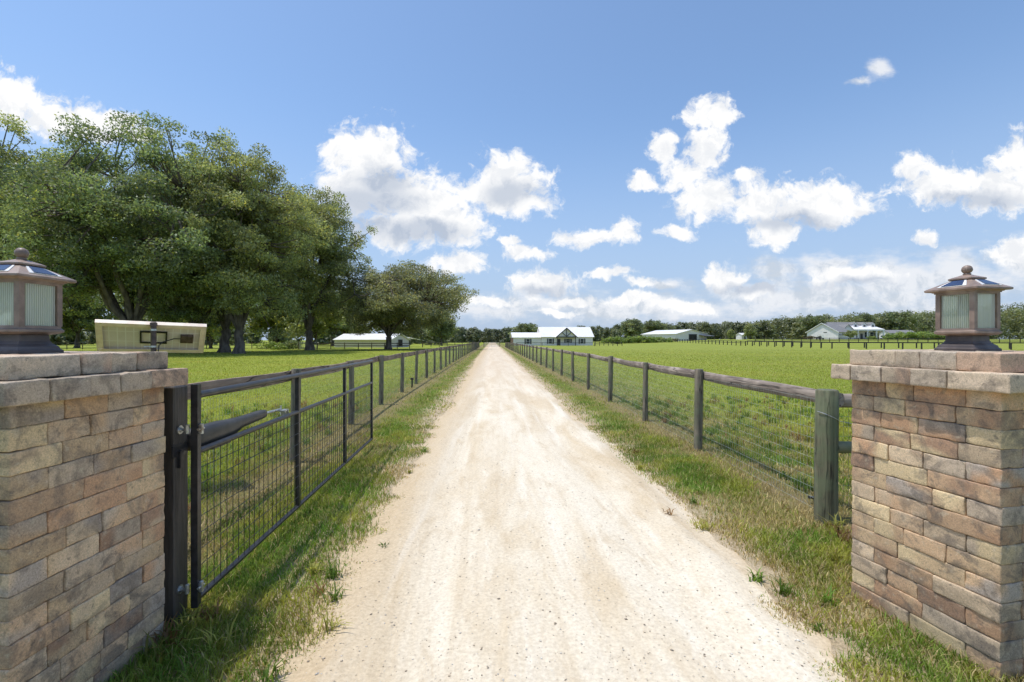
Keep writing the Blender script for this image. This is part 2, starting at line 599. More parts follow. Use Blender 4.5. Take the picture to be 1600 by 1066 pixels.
def build_road():
    ys = [0.6]
    while ys[-1] < 150:
        ys.append(ys[-1] + max(.014, .006 * ys[-1]))
    ys = np.array(ys); nu = 150
    u = np.linspace(0, 1, nu)
    el, er = edge_l(ys) - .06, edge_r(ys) + .06
    X = el[:, None] + (er - el)[:, None] * u[None, :]
    Y = np.repeat(ys[:, None], nu, 1)
    Z = road_z(X.ravel(), Y.ravel())
    V = np.stack([X.ravel(), Y.ravel(), Z], 1)
    i = (np.arange(len(ys) - 1)[:, None] * nu + np.arange(nu - 1)[None, :]).ravel()
    m = np_mesh('gravel_road', V, np.stack([i, i + 1, i + 1 + nu, i + nu], 1)); smooth(m)
    o = obj('gravel_road', m, M['road']); o['kind'] = 'structure'


build_ground(); build_road()

# ------------------------------------------------------------------ brick pillars
def rbox_template(N=7):
    idx = {}; pts = []; quads = []

    def vid(a, b, c):
        k = (a, b, c)
        if k not in idx:
            idx[k] = len(pts); pts.append(k)
        return idx[k]
    for ax in range(3):
        for side in (0, N):
            for i in range(N):
                for j in range(N):
                    def pt(p, q):
                        c = [0, 0, 0]; c[ax] = side; c[(ax + 1) % 3] = p; c[(ax + 2) % 3] = q
                        return vid(*c)
                    q = [pt(i, j), pt(i + 1, j), pt(i + 1, j + 1), pt(i, j + 1)]
                    quads.append(q if side else q[::-1])
    return np.array(pts), np.array(quads)


RB_P, RB_Q = rbox_template(9)


def rbox(size, r):
    h = np.array(size) / 2
    N = 9
    out = np.zeros((len(RB_P), 3))
    for a in range(3):
        tab = np.concatenate([[-h[a], -h[a] + r * .35, -h[a] + r], np.linspace(-h[a] + r, h[a] - r, 6)[1:-1], [h[a] - r, h[a] - r * .35, h[a]]])
        out[:, a] = tab[RB_P[:, a]]
    inner = np.clip(out, -(h - r), h - r)
    d = out - inner
    L = np.linalg.norm(d, axis=1, keepdims=True); L[L == 0] = 1
    return inner + d / L * r


PAL = np.array([(.64, .465, .28), (.74, .575, .34), (.56, .345, .205), (.61, .41, .25), (.54, .43, .315), (.46, .385, .315), (.68, .52, .345), (.42, .265, .17), (.60, .46, .31), (.64, .44, .265)])


class Bricks:
    def __init__(s):
        s.V = []; s.Q = []; s.C = []; s.o = 0

    def brick(s, c, size, rz, pal=PAL, r=.0055, amp=.0042):
        p = rbox(size, r * RNG.uniform(.8, 1.5))
        seed = RNG.uniform(0, 500, 3)
        n = np.stack([vnoise(p * 26 + seed + k * 17) for k in range(3)], 1) - .5
        n2b = np.stack([vnoise(p * 70 + seed + k * 17) for k in range(3)], 1) - .5
        p = p + n * amp * 1.6 + n2b * amp * .7
        tilt = RNG.normal(0, .006, 3)
        Mx = np.array(Matrix.Rotation(tilt[0], 3, 'X') @ Matrix.Rotation(tilt[1] * .5, 3, 'Y') @ Matrix.Rotation(tilt[2], 3, 'Z') @ Matrix.Rotation(rz, 3, 'Z'))
        a, b = pal[RNG.integers(len(pal))], pal[RNG.integers(len(pal))]
        f = sst((vnoise(p * 11 + seed) - .35) / .3)[:, None]
        s.C.append((a * (1 - f) + b * f) * RNG.uniform(.8, 1.15))
        s.V.append(p @ Mx.T + np.array(c)); s.Q.append(RB_Q + s.o); s.o += len(p)

    def mesh(s, name):
        m = np_mesh(name, np.concatenate(s.V), np.concatenate(s.Q), None, np.concatenate(s.C)); smooth(m)
        return m


def course(B, Wd, z, h, t, flip, pal=PAL, lens=None, zj=.0015):
    """one course of a square pillar: four runs laid pinwheel fashion"""
    run = Wd - t
    for k in range(4):
        n = RNG.choice([2, 3, 3, 3]) if lens is None else lens
        w = RNG.uniform(.75, 1.3, n); w = w / w.sum() * run
        x = -Wd / 2 if not flip else -Wd / 2 + t
        a = k * PI / 2
        for wi in w:
            cx, cy = x + wi / 2, -Wd / 2 + t / 2
            off = RNG.normal(0, .0025)
            px = cx * math.cos(a) - (cy + off) * math.sin(a); py = cx * math.sin(a) + (cy + off) * math.cos(a)
            B.brick((px, py, z + h / 2), (wi - .003, t, h - zj), a, pal)
            x += wi


CAPPAL = np.array([(.58, .46, .33), (.52, .42, .315), (.60, .475, .345), (.56, .39, .275), (.52, .43, .335)])


def pillar(label, corner, ang, side):
    """corner: lane-side far corner of the shaft; ang: direction far->near along the lane face"""
    Wd, b = .79, .0961
    fx, fy = corner
    ux, uy = math.sin(ang), -math.cos(ang)                 # far -> near along the lane face
    ox, oy = (-uy, ux) if side > 0 else (uy, -ux)          # away from the lane
    if side > 0: ox, oy = -uy, ux
    cx, cy = fx + (ux + ox) * Wd / 2, fy + (uy + oy) * Wd / 2
    rz = math.atan2(oy, ox) if side > 0 else math.atan2(-oy, -ox)
    t = thing('brick_pillar', label, 'pillar', (cx, cy, 0), rz, 'brick entrance pillars')
    B = Bricks()
    for i in range(-1, 15):
        course(B, Wd, i * b, b, .15, i % 2)
    c = obj('column', B.mesh('column'), M['brick'], t)
    mb = MB(); mb.box(0, 0, .70, Wd - .05, Wd - .05, 1.5); obj('joint_fill', mb, M['core'], c)
    B = Bricks(); course(B, Wd + .155, 15 * b, b, .26, 0, CAPPAL, 4)
    obj('lower_cap', B.mesh('lower_cap'), M['brick'], t)
    B = Bricks(); course(B, Wd + .02, 16 * b, b * 1.02, .30, 1, CAPPAL, 3)
    B.brick((0, 0, 16 * b + b * .48), (.30, .30, b * .96), 0, CAPPAL)
    u = obj('upper_cap', B.mesh('upper_cap'), M['brick'], t)
    mb = MB(); mb.box(0, 0, 16.4 * b, .70, .70, b); obj('joint_fill', mb, M['core'], u)
    return (cx, cy, 17.02 * b + .001), rz


FR = W((1330 - 800) * 3.033 / F, 3.033)
NR = W(2.429, 2.26)
angR = math.atan2(NR[0] - FR[0], -(NR[1] - FR[1]))
FL = W((258 - 800) * 2.60 / F, 2.60)
NL = W((258 - 800) * 2.60 / F - .0207 * .9, 2.60 - .79)
angL = math.atan2(NL[0] - FL[0], -(NL[1] - FL[1]))
topR, rzR = pillar('tumbled brick pillar right of the lane with one end in shade', FR, angR, 1)
topL, rzL = pillar('tumbled brick pillar left of the lane beside the black gate post', FL, angL, -1)


def lantern(loc, rz):
    t = thing('post_lantern', 'brown square solar lantern on the right brick pillar', 'lantern', loc, rz, 'lanterns on the brick pillars')
    mb = MB(); mb.square_loft([(0, .106), (.012, .106), (.018, .098), (.03, .094), (.042, .078), (.056, .07), (.083, .068), (.086, .072)], .05)
    obj('pedestal', mb, M['bronze_dark'], t)
    mb = MB()
    mb.square_loft([(.0862, .072), (.090, .094), (.098, .107), (.108, .107), (.114, .100), (.126, .0985)], .04)
    for sx in (-1, 1):
        for sy in (-1, 1):
            mb.box(sx * .0875, sy * .0875, .223, .025, .025, .198)
    mb.square_loft([(.318, .1002), (.326, .1002), (.3265, .106), (.333, .106), (.3335, .112), (.3385, .116)], .03)
    obj('frame', mb, M['bronze'], t, sm=30)
    for k in range(4):
        mb = MB()
        rib_shade = [(.42, .47, .42), (1, 1, 1), (.93, .96, .93), (.72, .78, .72)]; nrib = 15; half = .0745  # crevice shade between ribs painted into the vertex colours
        pts = []
        for i in range(nrib * 4 + 1):
            x = -half + 2 * half * i / (nrib * 4)
            yv = -.088 - .0042 * abs(math.sin(PI * i / 4.0))
            pts.append((x, yv))
        for i in range(len(pts) - 1):
            (x0, y0), (x1, y1) = pts[i], pts[i + 1]
            mb.add([(x0, y0, .127), (x1, y1, .127), (x1, y1, .317), (x0, y0, .317)], [(0, 1, 2, 3)], [rib_shade[i % 4], rib_shade[(i + 1) % 4], rib_shade[(i + 1) % 4], rib_shade[i % 4]])
        R_ = Matrix.Rotation(k * PI / 2, 3, 'Z'); mb.v = [tuple(R_ @ Vector(v)) for v in mb.v]
        obj('pane', mb, M['lantern_glass'], t)
    mb = MB()
    mb.square_loft([(.339, .134), (.342, .139), (.351, .139), (.354, .135), (.375, .098), (.396, .062), (.402, .054)], .03)
    mb.square_loft([(.4022, .056), (.405, .062), (.412, .062), (.415, .057), (.424, .036), (.430, .022), (.432, .018)], .08)
    rf = obj('roof', mb, M['bronze'], t, sm=30)
    # cell strips on the four slopes with bright borders
    for k in range(4):
        R_ = Matrix.Rotation(k * PI / 2, 3, 'Z')

        def face(u0, u1, a0, a1, lift):
            def P(u, a):
                yy = -.1335 + (.1335 - .060) * a; zz = .3545 + (.3975 - .3545) * a
                w = .1335 - (.1335 - .06) * a
                return R_ @ Vector((u * w, yy - lift * .5, zz + lift))
            return [P(u0, a0), P(u1, a0), P(u1, a1), P(u0, a1)]
        q = MB(); q.slab(face(-.62, .62, .14, .94, .003), .004)
        st = obj('panel_border', q, M['white_trim'], rf)
        q = MB(); q.slab(face(-.46, .46, .18, .90, .0055), .002)
        obj('solar_cell', q, M['cells'], rf)
    mb = MB(); mb.lathe([(.127, .03), (.15, .034), (.26, .034), (.29, .02), (.318, .02)], n=16); obj('pane_brightener', mb, M['white_trim'], t, sm=40)  # white cylinder added inside to brighten the panes, not a working lamp
    mb = MB()
    mb.lathe([(.431, .016), (.436, .020), (.440, .018), (.443, .010)], n=16)
    rings = []
    for i in range(13):
        a = -PI / 2 + PI * i / 12
        ring = []
        for k in range(40):
            th = 2 * PI * k / 40
            rr = .0240 * (1 + .10 * abs(math.sin(4 * (th + a * .9)))) * math.cos(a)
            ring.append((max(rr, .002) * math.cos(th), max(rr, .002) * math.sin(th), .463 + .0250 * math.sin(a)))
        rings.append(ring)
    mb.loft(rings)
    obj('finial', mb, M['bronze'], t, sm=50)
    return t


L1 = lantern(topR, rzR); L1.scale = (1, 1, 1.05)
dup(L1, 'brown square solar lantern on the left brick pillar, cut by the left edge', topL, rzL, (1, 1, 1.05))

# ------------------------------------------------------------------ gate, gate post, opener
def gd(u, v, z):                              # point of known height seen at a photo pixel
    d = F * (CH - z) / (v - HZ)
    x, y = G(u, d)
    return x, y


px_, py_ = W(-2.062, 2.75)
gp = thing('gate_post', 'square black timber gate post behind the left brick pillar', 'post', (px_, py_, 0), 0)
mb = MB()
hw = .062; ch = .006
rings = []
for z, h in ((-.3, hw), (.3, hw), (.7, hw + .001), (1.1, hw), (1.415, hw), (1.425, hw - .006)):
    c = ch
    rings.append([(h, -h + c, z), (h, h - c, z), (h - c, h, z), (-h + c, h, z), (-h, h - c, z), (-h, -h + c, z), (-h + c, -h, z), (h - c, -h, z)])
mb.loft(rings); obj('timber', mb, M['black_wood'], gp)

gx0, gy0 = gd(309, 940, .10)
gx1, gy1 = gd(581, 688, .10)
glen = math.hypot(gx1 - gx0, gy1 - gy0)
gang = math.atan2(gy1 - gy0, gx1 - gx0)
gate = thing('farm_gate', 'open black tube farm gate with welded mesh along the left verge', 'gate', (gx0, gy0, 0), gang)


def rail(name, z, r, x0=.0, x1=None):
    q = MB(); q.tube([(x0, 0, z), (x1 or glen, 0, z)], r, 14); return obj(name, q, M['black_metal'], gate, sm=40)


rail('top_rail', 1.365, .022); rail('middle_rail', 1.02, .0195); rail('bottom_rail', .125, .0195)
for i in range(4):
    x = [0, glen / 3 * 1.03, glen / 3 * 2.03, glen][i]
    q = MB()
    if i == 0:
        q.box(x - .018, 0, .755, .036, .040, 1.35)
    else:
        q.box(x - .012, 0, .755, .038, .034, 1.25)
    obj('stile', q, M['black_metal'], gate)
q = MB()
nxw = int(glen / .075)
for i in range(1, nxw):
    q.tube([(i * .075, -.012, .125), (i * .075, -.012, 1.02)], 0.0028, 4, False)
for j in range(1, 9):
    q.tube([(0, -.016, .125 + j * .0995), (glen, -.016, .125 + j * .0995)], 0.0028, 4, False)
obj('wire_mesh', q, M['gate_wire'], gate)
for z in (1.16, .20):
    q = MB()
    q.tube([(-.044, -.028, z), (.012, -.028, z)], .008, 10)
    q.box(-.022, -.030, z, .012, .018, .05)
    q.tube([(-.015, -.03, z - .03), (-.015, -.03, z + .03)], .012, 12)
    hg = obj('hinge', q, M['galv'], gate)
# bolts through the post (part of the post)
for z in (1.16, .20):
    q = MB()
    dx, dy = gx0 - px_, gy0 - py_
    q.tube([(.064, -.015, z), (dx - .03, dy - .05, z)], .010, 10)
    q.tube([(.0625, -.015, z), (.068, -.015, z)], .026, 16)
    q.tube([(.068, -.015, z), (.078, -.015, z)], .017, 6)
    q.tube([(dx - .03, dy - .05, z - .022), (dx - .03, dy - .05, z + .03)], .012, 10)
    obj('hinge_bolt', q, M['galv'], gp)

op = thing('gate_opener', 'black gate opener arm strapped behind the middle rail of the open gate', 'gate opener', (gx0, gy0, 0), gang)
q = MB()


def ring(x, yc, zc, w, h):
    n = 14; out = []
    for k in range(n):
        a = 2 * PI * k / n
        ca, sa = math.cos(a), math.sin(a)
        out.append((x, yc + w * math.copysign(abs(ca) ** .55, ca), zc + h * math.copysign(abs(sa) ** .55, sa)))
    return out


q.loft([ring(.03, .07, 1.075, .02, .03), ring(.05, .07, 1.075, .045, .065), ring(.10, .07, 1.075, .05, .075), ring(.35, .07, 1.07, .05, .075), ring(.48, .07, 1.07, .046, .064),
        ring(.62, .07, 1.085, .036, .042), ring(.95, .07, 1.09, .034, .036), ring(1.0, .07, 1.09, .03, .032), ring(1.015, .07, 1.09, .02, .02)])
obj('housing', q, M['black_plastic'], op, sm=50)
q = MB(); q.tube([(1.01, .07, 1.088), (1.33, .07, 1.075)], .011, 10); obj('arm', q, M['galv'], op, sm=40)
q = MB(); q.box(1.33, .045, 1.065, .10, .05, .012); q.box(1.30, .03, 1.03, .012, .03, .08); q.box(1.36, .03, 1.03, .012, .03, .08)
q.tube([(1.33, .07, 1.03), (1.33, .07, 1.11)], .008, 8)
obj('clamp', q, M['galv'], op)
q = MB(); q.box(-.04, .08, 1.04, .14, .008, .07); q.box(-.05, .075, .985, .03, .03, .1); obj('bracket', q, M['black_metal'], op)
q = MB(); q.box(.35, .07, .988, .22, .05, .03); obj('control_box', q, M['black_plastic'], op)

# ------------------------------------------------------------------ lane fences
def post_mesh(r, h, seed, n=14):
    rg = np.random.default_rng(seed); q = MB(); rings = []
    ph = rg.uniform(0, 6)
    for z in (-.25, 0, .2, .45, .7, .95, h - .012, h):
        ring_ = []
        for k in range(n):
            a = 2 * PI * k / n
            rr = r * (1 + .05 * math.sin(2 * a + ph + z) + .03 * math.sin(5 * a + ph * 2 + z * 2.5) - (.10 if z == h else 0))
            ring_.append((rr * math.cos(a) + .006 * math.sin(z * 2 + ph), rr * math.sin(a) + .006 * math.cos(z * 2.4 + ph), z))
        rings.append(ring_)
    q.loft(rings); m = q.mesh('post'); smooth(m, 50)
    return m


POSTS = [post_mesh(.058 * s_, 1.24 + dz, k) for k, (s_, dz) in enumerate([(1, 0), (1.05, .015), (.95, -.01), (1.08, .02), (.98, .005)])]


def log_rail(p0, p1, rh, rw, seed, n=10, flat=.75):
    rg = np.random.default_rng(seed); p0 = Vector(p0); p1 = Vector(p1)
    d = (p1 - p0); L = d.length; d.normalize(); side = Vector((d.y, -d.x, 0)).normalized()
    K = 9; rings = []
    ph = rg.uniform(0, 6)
    for i in range(K):
        f = i / (K - 1); c = p0 + d * (L * f)
        sag = -.012 * math.sin(PI * f) + .006 * math.sin(f * 7 + ph)
        k = 1 + .05 * math.sin(f * 5 + ph)
        ring_ = []
        for j in range(n):
            a = 2 * PI * j / n
            ca, sa = math.cos(a), math.sin(a)
            y = rw * math.copysign(abs(ca) ** flat, ca) * k; z = rh * math.copysign(abs(sa) ** flat, sa) * k
            ring_.append(c + side * y + Vector((0, 0, z + sag)))
        rings.append(ring_)
    q = MB(); q.loft(rings); m = q.mesh('rail'); smooth(m, 55)
    return m


def lane_fence(label, xf, ys, side, railmat, rh, rw, wire_lo, first_thick=False, up=0.0):
    t = thing('lane_fence', label, 'fence', (0, 0, 0), 0, 'post and rail fences along the lane')
    zt = []
    for i, y in enumerate(ys):
        if first_thick and i == 0:
            m = post_mesh(.097, 1.235, 77, 22)
            o = obj('post', m, M['end_post_wood'], t, label='thick green treated end post'); o.location = (xf(y), y, 0)
            zt.append(1.235); continue
        k = i % 5
        o = obj('post', POSTS[k], M['post_wood'], t)
        o.location = (xf(y), y, up); o.rotation_euler = (random.gauss(0, .012), random.gauss(0, .012), random.uniform(0, 6))
        zt.append(1.24)
    for i in range(len(ys) - 1):
        y0, y1 = ys[i], ys[i + 1]
        x0, x1 = xf(y0) + side * (.065 + rw * .8), xf(y1) + side * (.065 + rw * .8)
        if first_thick and i == 0: x0 += side * .02
        m = log_rail((x0, y0 - .002, 1.15 + up + (.035 if up and i == 0 else 0) + random.uniform(-.01, .01)), (x1, y1 - .008, 1.15 + up + random.uniform(-.01, .01)), rh, rw, 100 + i, 12, .35 if rw < .03 else .8)
        obj('rail', m, railmat, t)
    q = MB()
    y = wire_lo; ylast = ys[-1]
    while y < 48:
        x = xf(y) + side * .062
        q.tube([(x, y, .03), (x, y, 1.12)], .0013 if y < 16 else .0016, 3, False)
        y += .051 if y < 16 else .102
    for j in range(12):
        z = .03 + j * .099
        yy = list(np.arange(wire_lo, 20, 1.0)) + [30, ylast]
        q.tube([(xf(a) + side * .060, a, z + .004 * math.sin(a * 3 + j)) for a in yy], .0014, 3, False)
    obj('wire_mesh', q, M['wire'], t)
    return t


xr = lambda y: 3.13 + .17 * min(1, max(0, (y - 4.26) / 12)) + .05 * math.sin(y * .05)
xl = lambda y: -2.72 - .17 * min(1, max(0, (y - 6.3) / 6)) - .03 * math.sin(y * .06)
yr = [4.13, 6.87, 9.42, 12.45] + [12.45 + 3.05 * k for k in range(1, 32)]
yl = [3.65] + [6.47 + 2.83 * k for k in range(0, 37)]
fr = lane_fence('grey log rail and wire fence right of the lane with thick green end post', xr, yr, 1, M['rail_grey'], .070, .05, 4.13, True)
lane_fence('brown board and wire fence left of the lane behind the black gate', xl, yl, -1, M['rail_brown'], .075, .02, 2.2, False, .045)
# return of the right fence behind the pillar: part of the same fence
x0 = xr(4.13)
o = obj('rail', log_rail((x0 + .10, 4.19, 1.13), (x0 + 2.6, 4.19, 1.13), .07, .04, 901), M['rail_grey_x'], fr)
o = obj('brace', log_rail((x0 + .08, 4.13, .69), (x0 + 2.55, 4.13, .66), .052, .052, 902, 14, 1.0), M['brace_wood'], fr)
o = obj('post', post_mesh(.10, 1.22, 55, 18), M['end_post_wood'], fr); o.location = (x0 + 2.65, 4.13, 0)
q = MB()
for k in range(50):
    xx = x0 + .06 + k * .051
    q.tube([(xx, 4.195, .03), (xx, 4.195, 1.06)], .0013, 3, False)
for j in range(12):
    q.tube([(x0 + .05, 4.196, .03 + j * .094), (x0 + 2.6, 4.196, .03 + j * .094)], .0014, 3, False)
obj('wire_mesh', q, M['wire'], fr)
q = MB()
ringp = [(x0 + .101 * math.cos(a), 4.13 + .101 * math.sin(a), 1.035 - .05 * (math.cos(a) + 1)) for a in np.linspace(PI * 1.05, PI * 1.72, 9)]
q.tube(ringp + [(x0 + .5, 4.05, .86), (x0 + 2.5, 4.05, .15)], .003, 6)
obj('brace_wire', q, M['galv'], fr)

# small items by the fences
sx_, sy_ = gd(644, 606, .0)
st = thing('marker_stake', 'short black stake at the foot of the left fence beyond the gate', 'stake', (sx_, sy_, 0))
q = MB(); q.box(0, 0, .13, .05, .03, .34); obj('stake', q, M['black_plastic'], st)
q = MB(); q.box(0, -.01, .32, .11, .05, .07); obj('head', q, M['black_plastic'], st)
bx_, by_ = G(1275, 4.75)
q = MB(); q.tube([(0, 0, -.03), (-.01, 0, .03), (-.035, -.01, .06), (-.09, -.02, .07)], .016, 10)
o = obj('pipe_stub', q, M['black_plastic'], None, sm=50); o.location = (bx_, by_, 0)
tag(o, 'black bent pipe stub in the grass beside the thick green end post', 'pipe')

# ------------------------------------------------------------------ solar panel on a pole
sp_x, sp_y = W(-4.0, 5.08)
sp = thing('solar_panel', 'tilted solar panel on a brown pole seen from behind the left pillar', 'solar panel', (sp_x, sp_y, 0), math.radians(38) - YAW)
TILT = math.radians(-41)
PM = Matrix.Translation((0, 0, 1.745)) @ Matrix.Rotation(math.radians(1.7), 4, 'Y') @ Matrix.Rotation(TILT, 4, 'X')


def in_panel(name, q, mat, par):
    o = obj(name, q, mat, par); o.matrix_local = PM.copy()
    return o


w_, h_ = .95, .47
q = MB(); th = .045
q.box(0, h_ / 2 - .004, -th / 2, w_, .008, th); q.box(0, -h_ / 2 + .004, -th / 2, w_, .008, th)
q.box(-w_ / 2 + .004, 0, -th / 2, .008, h_ - .017, th); q.box(w_ / 2 - .004, 0, -th / 2, .008, h_ - .017, th)
q.box(0, h_ / 2 - .032, -th + .002, w_ - .02, .045, .003); q.box(0, -h_ / 2 + .032, -th + .002, w_ - .02, .045, .003)
q.box(-w_ / 2 + .032, 0, -th + .0052, .045, h_ - .02, .003); q.box(w_ / 2 - .032, 0, -th + .0052, .045, h_ - .02, .003)
in_panel('panel_frame', q, M['panel_frame'], sp)
q = MB(); q.box(0, 0, -.012, w_ - .02, h_ - .02, .004); in_panel('back_sheet', q, M['backsheet'], sp)
q = MB(); q.box(0, 0, -.007, w_ - .021, h_ - .021, .004); in_panel('cell_sheet', q, M['cells'], sp)
q = MB(); q.box(.30, .0, -.03, .12, .12, .03); in_panel('junction_box', q, M['panel_pole'], sp)
q = MB()
for a, b, c, d in ((0, .09, .24, .016), (0, -.09, .24, .016), (-.112, 0, .016, .163), (.112, 0, .016, .163)):
    q.box(a, b, -.022, c, d, .014)
in_panel('mounting_bracket', q, M['cable'], sp)
q = MB(); q.tube([(0, -.215, -.4), (0, -.215, 1.85)], .026, 16); q.tube([(0, -.215, 1.85), (0, -.215, 1.885), (0, -.215, 1.90)], [.033, .033, .014], 16)
obj('pole', q, M['panel_pole'], sp, sm=40)
q = MB()
pts = [PM @ Vector((.25, -.01, -.04)), PM @ Vector((.18, -.03, -.06)), Vector((.08, -.20, 1.68)), Vector((.045, -.235, 1.64)), Vector((.033, -.238, 1.5)), Vector((.03, -.238, 1.2))]
q.tube(pts, .0055, 8); obj('cable', q, M['cable'], sp, sm=50)
q = MB(); q.tube([(0, -.215, 1.80), (0, -.215, 1.82)], .031, 16); q.tube([(0, -.215, 1.62), (0, -.215, 1.64)], .031, 16)
q.tube([(0, -.20, 1.81), (0, -.075, 1.775)], .010, 8); q.tube([(0, -.20, 1.63), (0, .0, 1.70)], .010, 8); q.box(-.05, -.215, 1.63, .07, .012, .012)
obj('pole_clamp', q, M['galv'], sp)

# ------------------------------------------------------------------ buildings
def gable(wall, roof, x0, x1, y0, y1, z0, h, hr, axis='x', over=.35, th=.14, open_front=False):
    """walls as a pentagonal prism and two roof slabs; axis is the ridge direction"""
    if axis == 'x':
        ym = (y0 + y1) / 2
        prof = [(y0, z0), (y1, z0), (y1, h), (ym, hr), (y0, h)]
        vs = [(x0, a, b) for a, b in prof] + [(x1, a, b) for a, b in prof]
    else:
        xm = (x0 + x1) / 2
        prof = [(x0, z0), (x1, z0), (x1, h), (xm, hr), (x0, h)]
        vs = [(a, y0, b) for a, b in prof] + [(a, y1, b) for a, b in prof]
    wall.add(vs, [(0, 1, 2, 3, 4), (9, 8, 7, 6, 5)] + [(i, i + 5, (i + 1) % 5 + 5, (i + 1) % 5) for i in range(5)])
    if roof is None:
        return
    e = .02
    if axis == 'x':
        k = (hr - h) / ((y1 - y0) / 2); ov = over
        A = (x0 - ov, y0 - ov, h - ov * k + th + e); B = (x1 + ov, y0 - ov, h - ov * k + th + e)
        C = (x1 + ov, ym, hr + th + e); D = (x0 - ov, ym, hr + th + e)
        roof.slab([A, B, C, D], th)
        A2 = (x0 - ov, y1 + ov, A[2]); B2 = (x1 + ov, y1 + ov, A[2])
        roof.slab([B2, A2, (D[0], ym + .001, D[2]), (C[0], ym + .001, C[2])], th)
    else:
        k = (hr - h) / ((x1 - x0) / 2); ov = over
        A = (x0 - ov, y1 + ov, h - ov * k + th + e); B = (x0 - ov, y0 - ov, A[2])
        C = (xm, y0 - ov, hr + th + e); D = (xm, y1 + ov, hr + th + e)
        roof.slab([A, B, C, D], th)
        A2 = (x1 + ov, y0 - ov, A[2]); B2 = (x1 + ov, y1 + ov, A[2])
        roof.slab([A2, B2, (xm + .001, D[1], D[2]), (xm + .001, C[1], C[2])], th)


def window(par, x, z, w, h, y, shutters=False, ny=-1, grid=True):
    q = MB(); f = .08
    q.box(x, y + ny * .03, z + h / 2 + f / 2, w + 2 * f, .08, f); q.box(x, y + ny * .03, z - h / 2 - f / 2, w + 2 * f, .08, f)
    q.box(x - w / 2 - f / 2, y + ny * .03, z, f, .08, h); q.box(x + w / 2 + f / 2, y + ny * .03, z, f, .08, h)
    if grid:
        q.box(x, y + ny * .035, z, w, .03, .05)
    o = obj('window', q, M['white_trim'], par)
    g = MB(); g.box(x, y + ny * .012, z, w, .02, h); obj('pane', g, M['glass'], o)
    if shutters:
        for s_ in (-1, 1):
            g = MB(); g.box(x + s_ * (w / 2 + .38), y + ny * .035, z, .42, .06, h + .12)
            for k in range(6):
                g.box(x + s_ * (w / 2 + .38), y + ny * .072, z - h / 2 + (k + .5) * h / 6, .34, .012, h / 6 - .07)
            obj('shutter', g, M['dark_trim'], o)
    return o


# --- long white house at the end of the field, right of the lane
hx, hy = G(866, 142)
house = thing('ranch_house', 'long white ranch house with white metal roof and gabled porch', 'house', (hx, hy, 0), math.radians(7) - YAW)
mx0, mx1 = -3.9, 12.4; wx0 = -12.8
q, r = MB(), MB(); gable(q, r, mx0, mx1, 0, 8.5, -.2, 2.8, 5.75, 'x', .4)
obj('main_wall', q, M['siding'], house); main_roof = obj('roof', r, M['metal_roof'], house)
q, r = MB(), MB(); gable(q, r, wx0, mx0 - .01, .6, 7.4, -.2, 2.5, 3.95, 'x', .35)
obj('wing_wall', q, M['siding'], house); obj('wing_roof', r, M['metal_roof'], house)
q = MB(); q.box(wx0 - .02, 4, 1.25, .03, 6.7, 2.5); obj('end_boarding', q, M['brown_trim'], house)
# porch gable
pcx, pw = 3.5, 6.0
q = MB(); yf = -1.6
q.add([(pcx - pw / 2, yf, 2.75), (pcx + pw / 2, yf, 2.75), (pcx, yf, 5.35), (pcx - pw / 2, yf + .12, 2.75), (pcx + pw / 2, yf + .12, 2.75), (pcx, yf + .12, 5.35)],
      [(0, 1, 2), (5, 4, 3), (0, 3, 4, 1), (1, 4, 5, 2), (2, 5, 3, 0)])
porch = obj('porch', q, M['siding'], house)
r = MB()
r.slab([(pcx - pw / 2 - .4, 3.6, 2.55), (pcx - pw / 2 - .4, yf - .35, 2.55), (pcx, yf - .35, 5.55), (pcx, 3.6, 5.55)], .14)
r.slab([(pcx + pw / 2 + .4, yf - .35, 2.55), (pcx + pw / 2 + .4, 3.6, 2.55), (pcx + .001, 3.6, 5.55), (pcx + .001, yf - .35, 5.55)], .14)
obj('porch_roof', r, M['metal_roof'], porch)
q = MB()


def bar(q, a, b, w=.22, y=yf - .42):
    a = Vector((a[0], y, a[1])); b = Vector((b[0], y, b[1])); d = b - a
    Mx = Matrix.Rotation(-math.atan2(d.z, d.x), 3, 'Y')
    c = (a + b) / 2
    q.box(c.x, c.y, c.z, d.length, .12, w, M=Mx)


bar(q, (pcx - 3.5, 2.42), (pcx, 5.42), .26); bar(q, (pcx + 3.5, 2.42), (pcx, 5.42), .26, yf - .425)
bar(q, (pcx - 3.0, 2.62), (pcx + 3.0, 2.62), .3, yf - .20); bar(q, (pcx, 2.8), (pcx, 5.2), .2, yf - .21)
bar(q, (pcx, 2.8), (pcx - 1.5, 4.1), .18, yf - .22); bar(q, (pcx, 2.8), (pcx + 1.5, 4.1), .18, yf - .23)
obj('truss', q, M['dark_trim'], porch)
for xx in (pcx - 2.9, pcx + 2.9):
    q = MB(); q.box(xx, yf + .02, 1.2, .22, .22, 2.7); obj('porch_post', q, M['dark_trim'], porch)
q = MB(); q.box(pcx - 2.0, -.03, 1.05, .9, .06, 2.1); dr = obj('door', q, M['dark_trim'], house)
q = MB(); q.box(pcx - 2.0, -.065, 1.35, .5, .02, 1.1); obj('pane', q, M['glass'], dr)
window(house, -1.2, 1.35, 1.0, 1.5, 0, True); window(house, pcx + .9, 1.5, 1.2, 1.1, 0, True); window(house, 8.9, 1.35, 1.0, 1.5, 0, True)
window(house, -8.2, 1.3, 1.0, 1.5, .6, True)

